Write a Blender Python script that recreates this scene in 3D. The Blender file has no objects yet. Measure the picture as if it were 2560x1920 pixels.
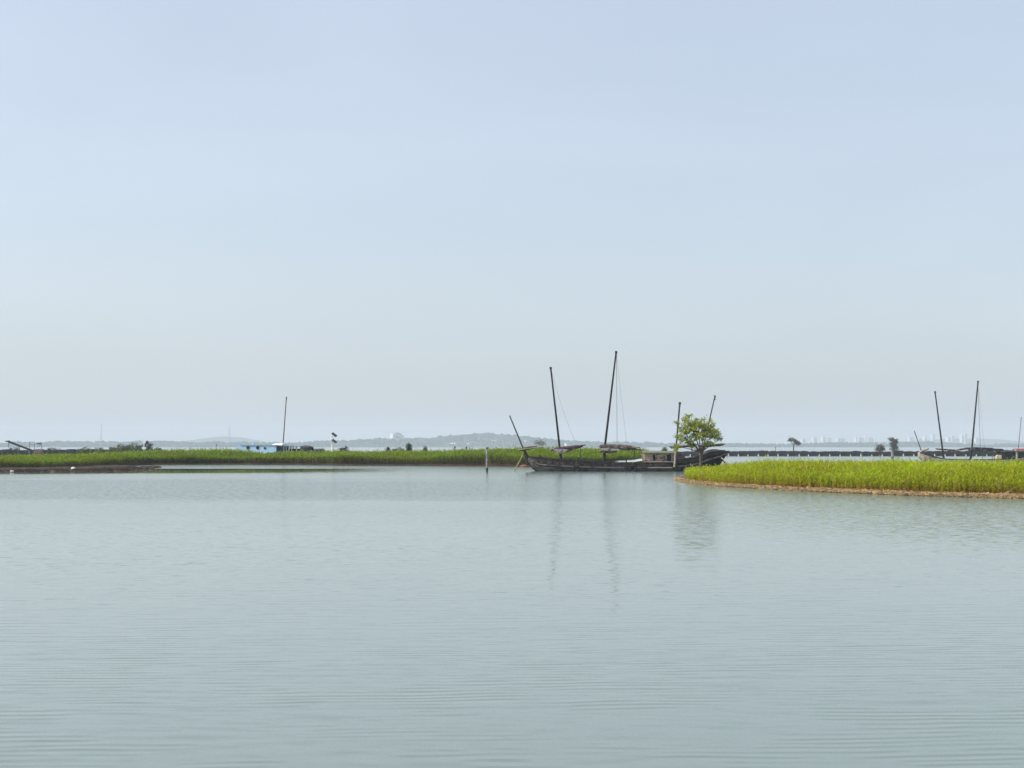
import bpy, bmesh, math, random
import numpy as np
from mathutils import Vector, Matrix

R = math.radians
scene = bpy.context.scene
col = scene.collection

# ------------------------------------------------------------------ camera
CAM_H = 3.54            # eye height above the water, metres
F_PX = 3939.0           # focal length in pixels of the 2560 wide photograph
HORIZON = 1116.0
cam_d = bpy.data.cameras.new("camera")
cam_d.sensor_fit = 'HORIZONTAL'
cam_d.sensor_width = 36.0
cam_d.lens = 36.0 * F_PX / 2560.0
cam_d.clip_start = 0.5
cam_d.clip_end = 20000.0
cam = bpy.data.objects.new("camera", cam_d)
col.objects.link(cam)
cam.location = (0, 0, CAM_H)
cam.rotation_euler = (R(90) + math.atan((HORIZON - 960) / F_PX), 0, 0)
scene.camera = cam

# ------------------------------------------------------------------ sky, sun, exposure
SUN_EL, SUN_AZ = 40.0, -103.0      # azimuth clockwise from the view direction (+Y)
world = bpy.data.worlds.new("World")
scene.world = world
world.use_nodes = True
wn = world.node_tree.nodes
wl = world.node_tree.links
wn.clear()
w_out = wn.new("ShaderNodeOutputWorld")
w_bg = wn.new("ShaderNodeBackground")
w_sky = wn.new("ShaderNodeTexSky")
w_sky.sky_type = 'NISHITA'
w_sky.sun_disc = False
w_sky.sun_elevation = R(SUN_EL)
w_sky.sun_rotation = R(SUN_AZ)
w_sky.altitude = 0.0
w_sky.air_density = 1.0
w_sky.dust_density = 2.5
w_sky.ozone_density = 2.6
SKY_K = 0.08
w_bg.inputs["Strength"].default_value = SKY_K
# a thin even veil of high summer haze over the clear sky
w_add = wn.new("ShaderNodeMix")
w_add.data_type = 'RGBA'
w_add.blend_type = 'ADD'
w_add.inputs[0].default_value = 1.0
# slightly uneven, drawn out along the horizon
w_tc = wn.new("ShaderNodeTexCoord")
w_mp = wn.new("ShaderNodeMapping")
w_mp.inputs["Scale"].default_value = (2.2, 2.2, 9.0)
w_no = wn.new("ShaderNodeTexNoise")
w_no.inputs["Scale"].default_value = 1.0
w_no.inputs["Detail"].default_value = 4.0
w_no.inputs["Distortion"].default_value = 0.6
w_mr = wn.new("ShaderNodeMapRange")
w_mr.inputs[1].default_value = 0.25
w_mr.inputs[2].default_value = 0.75
w_mr.inputs[3].default_value = 0.93
w_mr.inputs[4].default_value = 1.07
w_vm = wn.new("ShaderNodeVectorMath")
w_vm.operation = 'SCALE'
w_vm.inputs[0].default_value = (0.418 / SKY_K, 0.450 / SKY_K, 0.490 / SKY_K)
wl.new(w_tc.outputs["Generated"], w_mp.inputs[0])
wl.new(w_mp.outputs[0], w_no.inputs["Vector"])
wl.new(w_no.outputs[0], w_mr.inputs[0])
# the veil scatters a little more light on the sun's side
_sd = (math.sin(R(SUN_AZ)) * math.cos(R(SUN_EL)), math.cos(R(SUN_AZ)) * math.cos(R(SUN_EL)), math.sin(R(SUN_EL)))
w_dot = wn.new("ShaderNodeVectorMath")
w_dot.operation = 'DOT_PRODUCT'
w_dot.inputs[1].default_value = _sd
w_ph = wn.new("ShaderNodeMath")
w_ph.operation = 'MULTIPLY_ADD'
w_ph.inputs[1].default_value = 0.26
w_ph.inputs[2].default_value = 1.03
w_mu = wn.new("ShaderNodeMath")
w_mu.operation = 'MULTIPLY'
wl.new(w_tc.outputs["Generated"], w_dot.inputs[0])
wl.new(w_dot.outputs["Value"], w_ph.inputs[0])
wl.new(w_ph.outputs[0], w_mu.inputs[0])
wl.new(w_mr.outputs[0], w_mu.inputs[1])
wl.new(w_mu.outputs[0], w_vm.inputs["Scale"])
wl.new(w_vm.outputs[0], w_add.inputs[7])
wl.new(w_sky.outputs[0], w_add.inputs[6])
wl.new(w_add.outputs[2], w_bg.inputs[0])
wl.new(w_bg.outputs[0], w_out.inputs[0])

sun_d = bpy.data.lights.new("sun", 'SUN')
sun_d.energy = 4.2
sun_d.angle = R(0.6)
sun_d.color = (1.0, 0.93, 0.82)
sun = bpy.data.objects.new("sun", sun_d)
col.objects.link(sun)
_sv = Vector((math.sin(R(SUN_AZ)) * math.cos(R(SUN_EL)), math.cos(R(SUN_AZ)) * math.cos(R(SUN_EL)), math.sin(R(SUN_EL))))
sun.rotation_euler = (-_sv).to_track_quat('-Z', 'Y').to_euler()
sun.location = _sv * 300

scene.view_settings.view_transform = 'Standard'
scene.view_settings.look = 'None'
scene.view_settings.exposure = 0.0
scene.view_settings.gamma = 1.0
scene.view_settings.use_curve_mapping = False
scene.render.engine = 'CYCLES'
scene.cycles.use_denoising = True
scene.cycles.max_bounces = 8
scene.cycles.diffuse_bounces = 3
scene.cycles.glossy_bounces = 3
scene.cycles.transmission_bounces = 4
scene.cycles.volume_bounces = 2
scene.cycles.sample_clamp_indirect = 6.0


# ------------------------------------------------------------------ helpers
def gx(px, d):
    """world X of photograph column px at distance d"""
    return (px - 1280.0) * d / 3942.0


def gz(py, d):
    return CAM_H + (HORIZON - py) * d / 3942.0


def gd(py):
    """distance of the water surface seen at photograph row py"""
    return CAM_H * 3942.0 / (py - HORIZON)


def lerp_table(x, tab):
    if x <= tab[0][0]:
        return tab[0][1]
    for (a, va), (b, vb) in zip(tab, tab[1:]):
        if x <= b:
            return va + (vb - va) * (x - a) / (b - a)
    return tab[-1][1]


def tag(o, label=None, cat=None, group=None, kind=None):
    if label:
        o["label"] = label
    if cat:
        o["category"] = cat
    if group:
        o["group"] = group
    if kind:
        o["kind"] = kind
    return o


def empty(name, loc, rz=0.0):
    o = bpy.data.objects.new(name, None)
    o.empty_display_size = 0.3
    col.objects.link(o)
    o.location = loc
    o.rotation_euler = (0, 0, rz)
    return o


def link_mesh(name, me, parent=None, loc=None):
    o = bpy.data.objects.new(name, me)
    col.objects.link(o)
    if parent is not None:
        o.parent = parent
    if loc is not None:
        o.location = loc
    return o


class MB:
    """collects simple shapes into one mesh"""

    def __init__(self):
        self.v, self.f, self.sm = [], [], []

    def add(self, vs, fs, smooth=False):
        n = len(self.v)
        self.v += [tuple(p) for p in vs]
        self.f += [tuple(i + n for i in f) for f in fs]
        self.sm += [smooth] * len(fs)

    def box(self, c, s, rot=None):
        hx, hy, hz = s[0] / 2, s[1] / 2, s[2] / 2
        p = [Vector((x, y, z)) for x in (-hx, hx) for y in (-hy, hy) for z in (-hz, hz)]
        if rot is not None:
            p = [rot @ q for q in p]
        c = Vector(c)
        p = [q + c for q in p]
        self.add(p, [(0, 1, 3, 2), (4, 6, 7, 5), (0, 4, 5, 1), (2, 3, 7, 6), (0, 2, 6, 4), (1, 5, 7, 3)])

    def bar(self, a, b, w, h=None):
        """square bar from a to b"""
        h = h or w
        a, b = Vector(a), Vector(b)
        d = b - a
        q = d.to_track_quat('X', 'Z').to_matrix()
        self.box((a + b) / 2, (d.length, w, h), q)

    def tube(self, pts, radii, n=8, smooth=True, caps=True):
        pts = [Vector(p) for p in pts]
        if not hasattr(radii, '__len__'):
            radii = [radii] * len(pts)
        rings = []
        for i, p in enumerate(pts):
            d = (pts[min(i + 1, len(pts) - 1)] - pts[max(i - 1, 0)])
            if d.length < 1e-9:
                d = Vector((0, 0, 1))
            q = d.to_track_quat('Z', 'X').to_matrix()
            rings.append([p + q @ Vector((math.cos(2 * math.pi * k / n) * radii[i], math.sin(2 * math.pi * k / n) * radii[i], 0)) for k in range(n)])
        vs = [v for r in rings for v in r]
        fs = []
        for i in range(len(pts) - 1):
            for k in range(n):
                a, b = i * n + k, i * n + (k + 1) % n
                fs.append((a, b, b + n, a + n))
        self.add(vs, fs, smooth)
        if caps:
            self.add(rings[0], [tuple(reversed(range(n)))])
            self.add(rings[-1], [tuple(range(n))])

    def loft(self, rings, closed=False, smooth=True, caps=False):
        n = len(rings[0])
        vs = [v for r in rings for v in r]
        fs = []
        for i in range(len(rings) - 1):
            for k in range(n if closed else n - 1):
                a, b = i * n + k, i * n + (k + 1) % n
                fs.append((a, b, b + n, a + n))
        self.add(vs, fs, smooth)
        if caps:
            self.add(rings[0], [tuple(reversed(range(n)))])
            self.add(rings[-1], [tuple(range(n))])

    def prism(self, poly, y0, y1):
        """polygon in XZ extruded along Y"""
        n = len(poly)
        vs = [(x, y0, z) for x, z in poly] + [(x, y1, z) for x, z in poly]
        fs = [tuple(range(n)), tuple(reversed(range(n, 2 * n)))]
        fs += [(i, i + n, (i + 1) % n + n, (i + 1) % n) for i in range(n)]
        self.add(vs, fs)

    def mesh(self, name, mat=None):
        me = bpy.data.meshes.new(name)
        me.from_pydata(self.v, [], self.f)
        me.polygons.foreach_set("use_smooth", self.sm)
        if mat:
            me.materials.append(mat)
        me.validate()
        bm = bmesh.new()
        bm.from_mesh(me)
        bmesh.ops.recalc_face_normals(bm, faces=bm.faces)
        bm.to_mesh(me)
        bm.free()
        me.update()
        return me

    def build(self, name, mat, parent=None, loc=None):
        return link_mesh(name, self.mesh(name, mat), parent, loc)


def np_mesh(name, verts, faces_flat, loop_start, loop_total, mat, attrs=None, smooth=False):
    """fast mesh from numpy arrays"""
    me = bpy.data.meshes.new(name)
    me.vertices.add(len(verts))
    me.vertices.foreach_set("co", verts.astype(np.float32).ravel())
    me.loops.add(len(faces_flat))
    me.loops.foreach_set("vertex_index", faces_flat.astype(np.int32))
    me.polygons.add(len(loop_start))
    me.polygons.foreach_set("loop_start", loop_start.astype(np.int32))
    me.polygons.foreach_set("loop_total", loop_total.astype(np.int32))
    if smooth:
        me.polygons.foreach_set("use_smooth", np.ones(len(loop_start), dtype=bool))
    if attrs:
        for k, a in attrs.items():
            at = me.attributes.new(k, 'FLOAT', 'POINT')
            at.data.foreach_set("value", a.astype(np.float32))
    me.materials.append(mat)
    me.update(calc_edges=True)
    return me


# ------------------------------------------------------------------ materials
def new_mat(name):
    m = bpy.data.materials.new(name)
    m.use_nodes = True
    nt = m.node_tree
    nt.nodes.clear()
    out = nt.nodes.new("ShaderNodeOutputMaterial")
    b = nt.nodes.new("ShaderNodeBsdfPrincipled")
    nt.links.new(b.outputs[0], out.inputs[0])
    return m, nt, b, out


def nd(nt, kind, **kw):
    n = nt.nodes.new(kind)
    for k, v in kw.items():
        setattr(n, k, v)
    return n


def mth(nt, op, a, b=None, c=None, clamp=False):
    n = nt.nodes.new("ShaderNodeMath")
    n.operation = op
    n.use_clamp = clamp
    for i, v in enumerate((a, b, c)):
        if v is None:
            continue
        if isinstance(v, (int, float)):
            n.inputs[i].default_value = v
        else:
            nt.links.new(v, n.inputs[i])
    return n.outputs[0]


def smooth_range(nt, v, a, b, to0=0.0, to1=1.0):
    n = nt.nodes.new("ShaderNodeMapRange")
    n.interpolation_type = 'SMOOTHSTEP'
    nt.links.new(v, n.inputs[0])
    n.inputs[1].default_value = a
    n.inputs[2].default_value = b
    n.inputs[3].default_value = to0
    n.inputs[4].default_value = to1
    return n.outputs[0]


def noise_mat(name, c1, c2, scale=(4, 4, 4), rough=0.8, bump=0.3, detail=6.0, c3=None, metallic=0.0, spots=6.0, dist=0.02, coords='Object'):
    """two or three toned weathered surface"""
    m, nt, b, out = new_mat(name)
    tc = nd(nt, "ShaderNodeTexCoord")
    mp = nd(nt, "ShaderNodeMapping")
    mp.inputs["Scale"].default_value = scale
    nt.links.new(tc.outputs[coords], mp.inputs[0])
    no = nd(nt, "ShaderNodeTexNoise")
    no.inputs["Scale"].default_value = 1.0
    no.inputs["Detail"].default_value = detail
    no.inputs["Roughness"].default_value = 0.65
    nt.links.new(mp.outputs[0], no.inputs["Vector"])
    ra = nd(nt, "ShaderNodeValToRGB")
    ra.color_ramp.elements[0].position = 0.36
    ra.color_ramp.elements[1].position = 0.66
    ra.color_ramp.elements[0].color = (*c1, 1)
    ra.color_ramp.elements[1].color = (*c2, 1)
    nt.links.new(no.outputs[0], ra.inputs[0])
    colour = ra.outputs[0]
    if c3:
        n2 = nd(nt, "ShaderNodeTexNoise")
        n2.inputs["Scale"].default_value = spots
        n2.inputs["Detail"].default_value = 5
        nt.links.new(tc.outputs[coords], n2.inputs["Vector"])
        f = smooth_range(nt, n2.outputs[0], 0.5, 0.64)
        mx = nd(nt, "ShaderNodeMix", data_type='RGBA')
        nt.links.new(f, mx.inputs[0])
        nt.links.new(colour, mx.inputs[6])
        mx.inputs[7].default_value = (*c3, 1)
        colour = mx.outputs[2]
    nt.links.new(colour, b.inputs["Base Color"])
    b.inputs["Roughness"].default_value = rough
    b.inputs["Metallic"].default_value = metallic
    b.inputs["Specular IOR Level"].default_value = 0.3
    if bump:
        bp = nd(nt, "ShaderNodeBump")
        bp.inputs["Strength"].default_value = bump
        bp.inputs["Distance"].default_value = dist
        nt.links.new(no.outputs[0], bp.inputs["Height"])
        nt.links.new(bp.outputs[0], b.inputs["Normal"])
    return m

# ------------------------------------------------------------------ water
def water_material():
    m, nt, b, out = new_mat("lake_water")
    L = nt.links
    geo = nd(nt, "ShaderNodeNewGeometry")
    pos = geo.outputs["Position"]
    sep = nd(nt, "ShaderNodeSeparateXYZ")
    L.new(pos, sep.inputs[0])
    X, Y = sep.outputs[0], sep.outputs[1]

    def noise(scale, rot=0.0, detail=2.0, rough=0.5, off=0.0, dist=0.0):
        mp = nd(nt, "ShaderNodeMapping")
        mp.vector_type = 'POINT'
        mp.inputs["Scale"].default_value = scale
        r2 = nd(nt, "ShaderNodeVectorRotate")
        r2.rotation_type = 'Z_AXIS'
        r2.inputs["Angle"].default_value = R(rot)
        L.new(pos, r2.inputs["Vector"])
        L.new(r2.outputs[0], mp.inputs[0])
        mp.inputs["Location"].default_value = (off, off * 1.7, off * 0.3)
        n = nd(nt, "ShaderNodeTexNoise")
        n.inputs["Scale"].default_value = 1.0
        n.inputs["Detail"].default_value = detail
        n.inputs["Roughness"].default_value = rough
        n.inputs["Distortion"].default_value = dist
        L.new(mp.outputs[0], n.inputs["Vector"])
        return mth(nt, 'SUBTRACT', n.outputs[0], 0.5)

    # patches of wind on the water
    patch = noise((0.012, 0.035, 1), 4, 3, 0.55, 3.1)
    wind = smooth_range(nt, patch, -0.14, 0.12)
    patch2 = noise((0.05, 0.10, 1), -6, 2, 0.5, 9.0)
    wind2 = smooth_range(nt, patch2, -0.12, 0.14)
    # ruffled belt across the left half, 105-170 m out
    belt = mth(nt, 'MULTIPLY', smooth_range(nt, mth(nt, 'ADD', Y, mth(nt, 'ADD', mth(nt, 'MULTIPLY', patch2, 22), mth(nt, 'MULTIPLY', patch, 26))), 98, 112), smooth_range(nt, mth(nt, 'ADD', Y, mth(nt, 'MULTIPLY', patch2, 60)), 150, 182, 1, 0))
    belt = mth(nt, 'MULTIPLY', belt, smooth_range(nt, X, -10, 16, 1, 0))
    strip = mth(nt, 'MULTIPLY', smooth_range(nt, mth(nt, 'ADD', Y, mth(nt, 'MULTIPLY', patch2, 2)), 252, 256), smooth_range(nt, Y, 330, 340, 1, 0))
    strip = mth(nt, 'MULTIPLY', strip, smooth_range(nt, X, -2, 12, 1, 0))
    lee = mth(nt, 'MULTIPLY', smooth_range(nt, X, 8, 24), mth(nt, 'MULTIPLY', smooth_range(nt, Y, 45, 62), smooth_range(nt, mth(nt, 'ADD', Y, mth(nt, 'MULTIPLY', X, 0.45)), 118, 150, 1, 0)))
    # sheltered calm water in front of the left reeds
    yc = mth(nt, 'SUBTRACT', Y, mth(nt, 'MULTIPLY', X, 0.17))
    yn = mth(nt, 'ADD', yc, mth(nt, 'MULTIPLY', patch2, 8))
    calm = mth(nt, 'MULTIPLY', smooth_range(nt, yn, 203, 222), smooth_range(nt, mth(nt, 'ADD', Y, mth(nt, 'MULTIPLY', patch2, 2)), 249, 253, 1, 0))
    calm = mth(nt, 'MULTIPLY', calm, smooth_range(nt, mth(nt, 'ADD', X, mth(nt, 'MULTIPLY', patch, 20)), -34, -8, 1, 0))
    rough_k = mth(nt, 'SUBTRACT', 1.0, mth(nt, 'MULTIPLY', calm, 0.97))

    # slopes: long crested ripples, short chop, slow swell
    rip = noise((1.3, 4.6, 1), 5, 1, 0.4, 1.0, 0.2)
    rip2 = noise((2.6, 9.0, 1), 6, 1, 0.4, 5.0)
    chop = noise((2.2, 4.2, 1), -4, 3, 0.6, 7.0)
    swell = noise((0.22, 0.5, 1), 2, 2, 0.5, 11.0)
    lat = noise((1.3, 2.2, 1), 8, 3, 0.55, 13.0)

    near = smooth_range(nt, Y, 15, 60, 1.0, 0.6)
    aR = mth(nt, 'MULTIPLY', near, mth(nt, 'MULTIPLY_ADD', wind2, 0.06, 0.07))
    aC = mth(nt, 'MULTIPLY_ADD', wind, 0.12, 0.03)
    aC = mth(nt, 'ADD', aC, smooth_range(nt, Y, 28, 70, 0.0, 0.26))
    aC = mth(nt, 'ADD', aC, mth(nt, 'ADD', mth(nt, 'MULTIPLY', mth(nt, 'MULTIPLY_ADD', belt, 2.2, strip), 1.1), mth(nt, 'MULTIPLY', lee, 0.45)))
    sy = mth(nt, 'MULTIPLY', rip, aR)
    sy = mth(nt, 'ADD', sy, mth(nt, 'MULTIPLY', rip2, mth(nt, 'MULTIPLY', aR, 0.5)))
    sy = mth(nt, 'ADD', sy, mth(nt, 'MULTIPLY', chop, aC))
    sy = mth(nt, 'ADD', sy, mth(nt, 'MULTIPLY', swell, 0.035))
    # coherent trains of small waves close in
    warp = noise((0.30, 0.45, 1), 0, 2, 0.5, 41.0)
    for lam, tilt, amp, o_, f0, f1 in ((0.30, 0.060, 0.120, 51.0, 19, 40), (0.62, 0.095, 0.030, 61.0, 40, 90)):
        ph = mth(nt, 'MULTIPLY_ADD', X, -tilt, Y)
        ph = mth(nt, 'ADD', mth(nt, 'MULTIPLY', ph, 2 * math.pi / lam), mth(nt, 'MULTIPLY', warp, 15.0))
        am = smooth_range(nt, noise((0.55, 0.8, 1), 3, 2, 0.5, o_), -0.06, 0.16)
        am = mth(nt, 'MULTIPLY', am, smooth_range(nt, Y, f0, f1, amp, amp * 0.08))
        sy = mth(nt, 'ADD', sy, mth(nt, 'MULTIPLY', mth(nt, 'SINE', ph), am))
    # scattered steeper wavelets further out
    dash = smooth_range(nt, noise((1.5, 3.0, 1), 4, 2, 0.5, 31.0), 0.12, 0.24)
    dmask = mth(nt, 'MULTIPLY', smooth_range(nt, Y, 26, 42), smooth_range(nt, Y, 75, 120, 1, 0))
    dmask = mth(nt, 'MULTIPLY', dmask, mth(nt, 'MULTIPLY_ADD', wind2, 0.8, 0.2))
    sy = mth(nt, 'SUBTRACT', sy, mth(nt, 'MULTIPLY', dash, mth(nt, 'MULTIPLY', dmask, mth(nt, 'MULTIPLY_ADD', smooth_range(nt, X, -12, 6, 1, 0), 0.12, 0.12))))
    sx = mth(nt, 'MULTIPLY', lat, mth(nt, 'ADD', mth(nt, 'MULTIPLY_ADD', wind, 0.10, 0.06), smooth_range(nt, Y, 30, 80, 0.0, 0.30)))
    # wind waves lean: steep towards this shore, gentle on their backs
    sy = mth(nt, 'MULTIPLY_ADD', mth(nt, 'MAXIMUM', sy, 0.0), 0.22, mth(nt, 'MINIMUM', sy, 0.0))
    sy = mth(nt, 'MULTIPLY', sy, rough_k)
    sx = mth(nt, 'MULTIPLY', sx, rough_k)
    cmb = nd(nt, "ShaderNodeCombineXYZ")
    L.new(sx, cmb.inputs[0])
    L.new(sy, cmb.inputs[1])
    cmb.inputs[2].default_value = 1.0
    nrm = nd(nt, "ShaderNodeVectorMath", operation='NORMALIZE')
    L.new(cmb.outputs[0], nrm.inputs[0])
    L.new(nrm.outputs[0], b.inputs["Normal"])

    # silty green-grey water body
    big = noise((0.02, 0.02, 1), 0, 2, 0.5, 21)
    mx = nd(nt, "ShaderNodeMix", data_type='RGBA')
    L.new(smooth_range(nt, big, -0.2, 0.2), mx.inputs[0])
    mx.inputs[6].default_value = (0.150, 0.200, 0.166, 1)
    mx.inputs[7].default_value = (0.162, 0.208, 0.178, 1)
    L.new(mx.outputs[2], b.inputs["Base Color"])
    b.inputs["IOR"].default_value = 1.42
    b.inputs["Specular IOR Level"].default_value = 0.5
    rr = mth(nt, 'MULTIPLY_ADD', rough_k, smooth_range(nt, Y, 40, 90, 0.05, 0.11), 0.02)
    L.new(rr, b.inputs["Roughness"])
    return m


wm = MB()
wm.add([(-5900, -150, 0), (5900, -150, 0), (5900, 10700, 0), (-5900, 10700, 0)], [(0, 1, 2, 3)])
lake = wm.build("lake_water", water_material())
tag(lake, "calm grey green lake water with fine ripples", None, kind="structure")

# the haze over the lake
hz_m = bpy.data.materials.new("lake_haze")
hz_m.use_nodes = True
hz_m.node_tree.nodes.clear()
_o = hz_m.node_tree.nodes.new("ShaderNodeOutputMaterial")
_v = hz_m.node_tree.nodes.new("ShaderNodeVolumePrincipled")
_v.inputs["Color"].default_value = (0.80, 0.89, 1.0, 1)
_v.inputs["Density"].default_value = 0.00013
_v.inputs["Anisotropy"].default_value = 0.0
hz_m.node_tree.links.new(_v.outputs[0], _o.inputs["Volume"])
hm = MB()
hm.box((0, 5300, 67.0), (12000, 11200, 138.0))
haze = hm.build("haze", hz_m)
tag(haze, "pale summer haze hanging over the whole lake", None, kind="stuff")

# ------------------------------------------------------------------ banks and reeds
rng = np.random.default_rng(11)

mud_mat = noise_mat("wet_mud", (0.022, 0.017, 0.014), (0.062, 0.046, 0.035), (0.5, 0.5, 0.5), 0.75, 0.4, c3=(0.050, 0.030, 0.022), spots=0.35, dist=0.1)
mud_mat.node_tree.nodes['Principled BSDF'].inputs['Specular IOR Level'].default_value = 0.1
litter_mat = noise_mat("reed_litter_ground", (0.070, 0.055, 0.038), (0.21, 0.160, 0.105), (1.4, 1.4, 3), 0.9, 0.7, c3=(0.085, 0.062, 0.042), spots=1.2, dist=0.12)
soil_mat = noise_mat("marsh_soil", (0.05, 0.045, 0.022), (0.10, 0.085, 0.04), (0.6, 0.6, 0.6), 0.95, 0.4, dist=0.1)


def hash_noise(x, y, s=1.0, seed=0):
    """cheap smooth value noise for numpy arrays"""
    x = np.asarray(x, float) * s + seed * 17.3
    y = np.asarray(y, float) * s + seed * 5.1
    xi, yi = np.floor(x), np.floor(y)
    fx, fy = x - xi, y - yi
    fx = fx * fx * (3 - 2 * fx)
    fy = fy * fy * (3 - 2 * fy)

    def h(a, b):
        v = np.sin(a * 127.1 + b * 311.7) * 43758.5453
        return v - np.floor(v)
    return (h(xi, yi) * (1 - fx) + h(xi + 1, yi) * fx) * (1 - fy) + (h(xi, yi + 1) * (1 - fx) + h(xi + 1, yi + 1) * fx) * fy


def bank(name, label, front, back, mats, rise_w=1.6, top=0.35, nx=240, ny=26, wob=0.5, split=0.16, rough=0.06):
    """land between a front shoreline and a back shoreline, both (px, distance) tables"""
    pxs = np.linspace(front[0][0], front[-1][0], nx)
    V = np.zeros((nx, ny, 3))
    for i, p in enumerate(pxs):
        d0, d1 = lerp_table(p, front), lerp_table(p, back)
        t = np.linspace(0, 1, ny) ** 1.7
        d = d0 + (d1 - d0) * t
        V[i, :, 0] = gx(p, d)
        V[i, :, 1] = d
    w = (hash_noise(V[:, :, 0], V[:, :, 1], 0.35, 1) - 0.5) * 2 + (hash_noise(V[:, :, 0], V[:, :, 1], 1.1, 2) - 0.5)
    edge = np.minimum(V[:, :, 1] - V[:, :1, 1], V[:, -1:, 1] - V[:, :, 1])
    side = np.minimum(V[:, :, 0] - V[:1, :, 0], V[-1:, :, 0] - V[:, :, 0])
    e = np.minimum(edge, np.maximum(side, 0) * 0.8)
    k = np.clip(e / rise_w, 0, 1)
    k = k * k * (3 - 2 * k)
    V[:, :, 2] = -0.12 + (top + 0.12) * k + w * rough * (0.3 + k)
    V[:, :, 1] += w * wob * (1 - k)
    idx = np.arange(nx * ny).reshape(nx, ny)
    q = np.stack([idx[:-1, :-1], idx[1:, :-1], idx[1:, 1:], idx[:-1, 1:]], -1).reshape(-1, 4)
    me = np_mesh(name, V.reshape(-1, 3), q.ravel(), np.arange(len(q)) * 4, np.full(len(q), 4), mats[0], smooth=True)
    if len(mats) > 1:
        me.materials.append(mats[1])
        zc = k[:-1, :-1].reshape(-1)
        ec = e[:-1, :-1].reshape(-1)
        me.polygons.foreach_set("material_index", (ec > split).astype(np.int32))
    o = link_mesh(name, me)
    tag(o, label, None, kind="structure")
    return V


# right hand spit: shoreline read as distances along the photograph's columns
R_FRONT = [(1676, 174.0), (1700, 158), (1750, 147), (1800, 139.5), (1900, 131.6), (2000, 124.6), (2100, 120.3), (2200, 116), (2300, 112.5), (2400, 110), (2560, 106.5), (2800, 102.5), (3050, 100)]
R_BACK = [(1676, 174.6), (1700, 180), (1760, 186), (1830, 184), (1950, 176), (2100, 168), (2560, 160), (3050, 150)]
bank("reed_spit_shore", "pale litter strewn bank under the right hand reeds", R_FRONT, R_BACK, [litter_mat, soil_mat], rise_w=1.8, top=0.15, nx=420, ny=44, wob=1.3, split=5.0, rough=0.11)

# left and middle marsh
M_FRONT = [(-420, 226), (0, 232), (100, 236), (200, 246), (300, 276), (360, 299), (600, 303), (760, 298), (850, 291), (1000, 288), (1200, 280), (1320, 270), (1450, 274), (1560, 280), (1640, 292)]
M_BACK = [(-420, 300), (0, 300), (300, 318), (600, 330), (850, 330), (1200, 322), (1450, 314), (1600, 306), (1640, 296)]
bank("marsh_shore", "dark soil under the middle reeds", M_FRONT, M_BACK, [mud_mat, soil_mat], rise_w=2.5, top=0.30, nx=300, ny=24, wob=0.8, split=3.0)

# mud flat in front of the left reeds, running out into a spit
MF_FRONT = [(-420, 206), (0, 214), (100, 216), (200, 219), (300, 226), (350, 236), (385, 247), (398, 253)]
MF_BACK = [(-420, 250), (0, 256), (200, 270), (280, 280), (330, 272), (370, 262), (398, 254)]
bank("mud_flat", "dark bare mud flat along the left shore", MF_FRONT, MF_BACK, [mud_mat], rise_w=9.0, top=0.42, nx=160, ny=26, wob=1.2)


def reed_material(name, low, mid, high, dry):
    m, nt, b, out = new_mat(name)
    L = nt.links
    ah = nd(nt, "ShaderNodeAttribute", attribute_name="hgt")
    ar = nd(nt, "ShaderNodeAttribute", attribute_name="rnd")
    ra = nd(nt, "ShaderNodeValToRGB")
    e = ra.color_ramp.elements
    e[0].position, e[0].color = 0.10, (*low, 1)
    e[1].position, e[1].color = 0.92, (*high, 1)
    k = e.new(0.42)
    k.color = (*mid, 1)
    L.new(ah.outputs["Fac"], ra.inputs[0])
    hs = nd(nt, "ShaderNodeHueSaturation")
    L.new(ra.outputs[0], hs.inputs["Color"])
    L.new(mth(nt, 'MULTIPLY_ADD', ar.outputs["Fac"], 0.06, 0.47), hs.inputs["Hue"])
    L.new(mth(nt, 'MULTIPLY_ADD', ar.outputs["Fac"], 0.75, 0.68), hs.inputs["Value"])
    mx = nd(nt, "ShaderNodeMix", data_type='RGBA')
    L.new(smooth_range(nt, ar.outputs["Fac"], 0.87, 0.95), mx.inputs[0])
    L.new(hs.outputs[0], mx.inputs[6])
    mx.inputs[7].default_value = (*dry, 1)
    L.new(mx.outputs[2], b.inputs["Base Color"])
    b.inputs["Roughness"].default_value = 0.75
    b.inputs["Specular IOR Level"].default_value = 0.10
    tr = nd(nt, "ShaderNodeBsdfTranslucent")
    L.new(mx.outputs[2], tr.inputs["Color"])
    ms = nd(nt, "ShaderNodeMixShader")
    ms.inputs[0].default_value = 0.42
    L.new(b.outputs[0], ms.inputs[1])
    L.new(tr.outputs[0], ms.inputs[2])
    L.new(ms.outputs[0], out.inputs[0])
    return m


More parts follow.
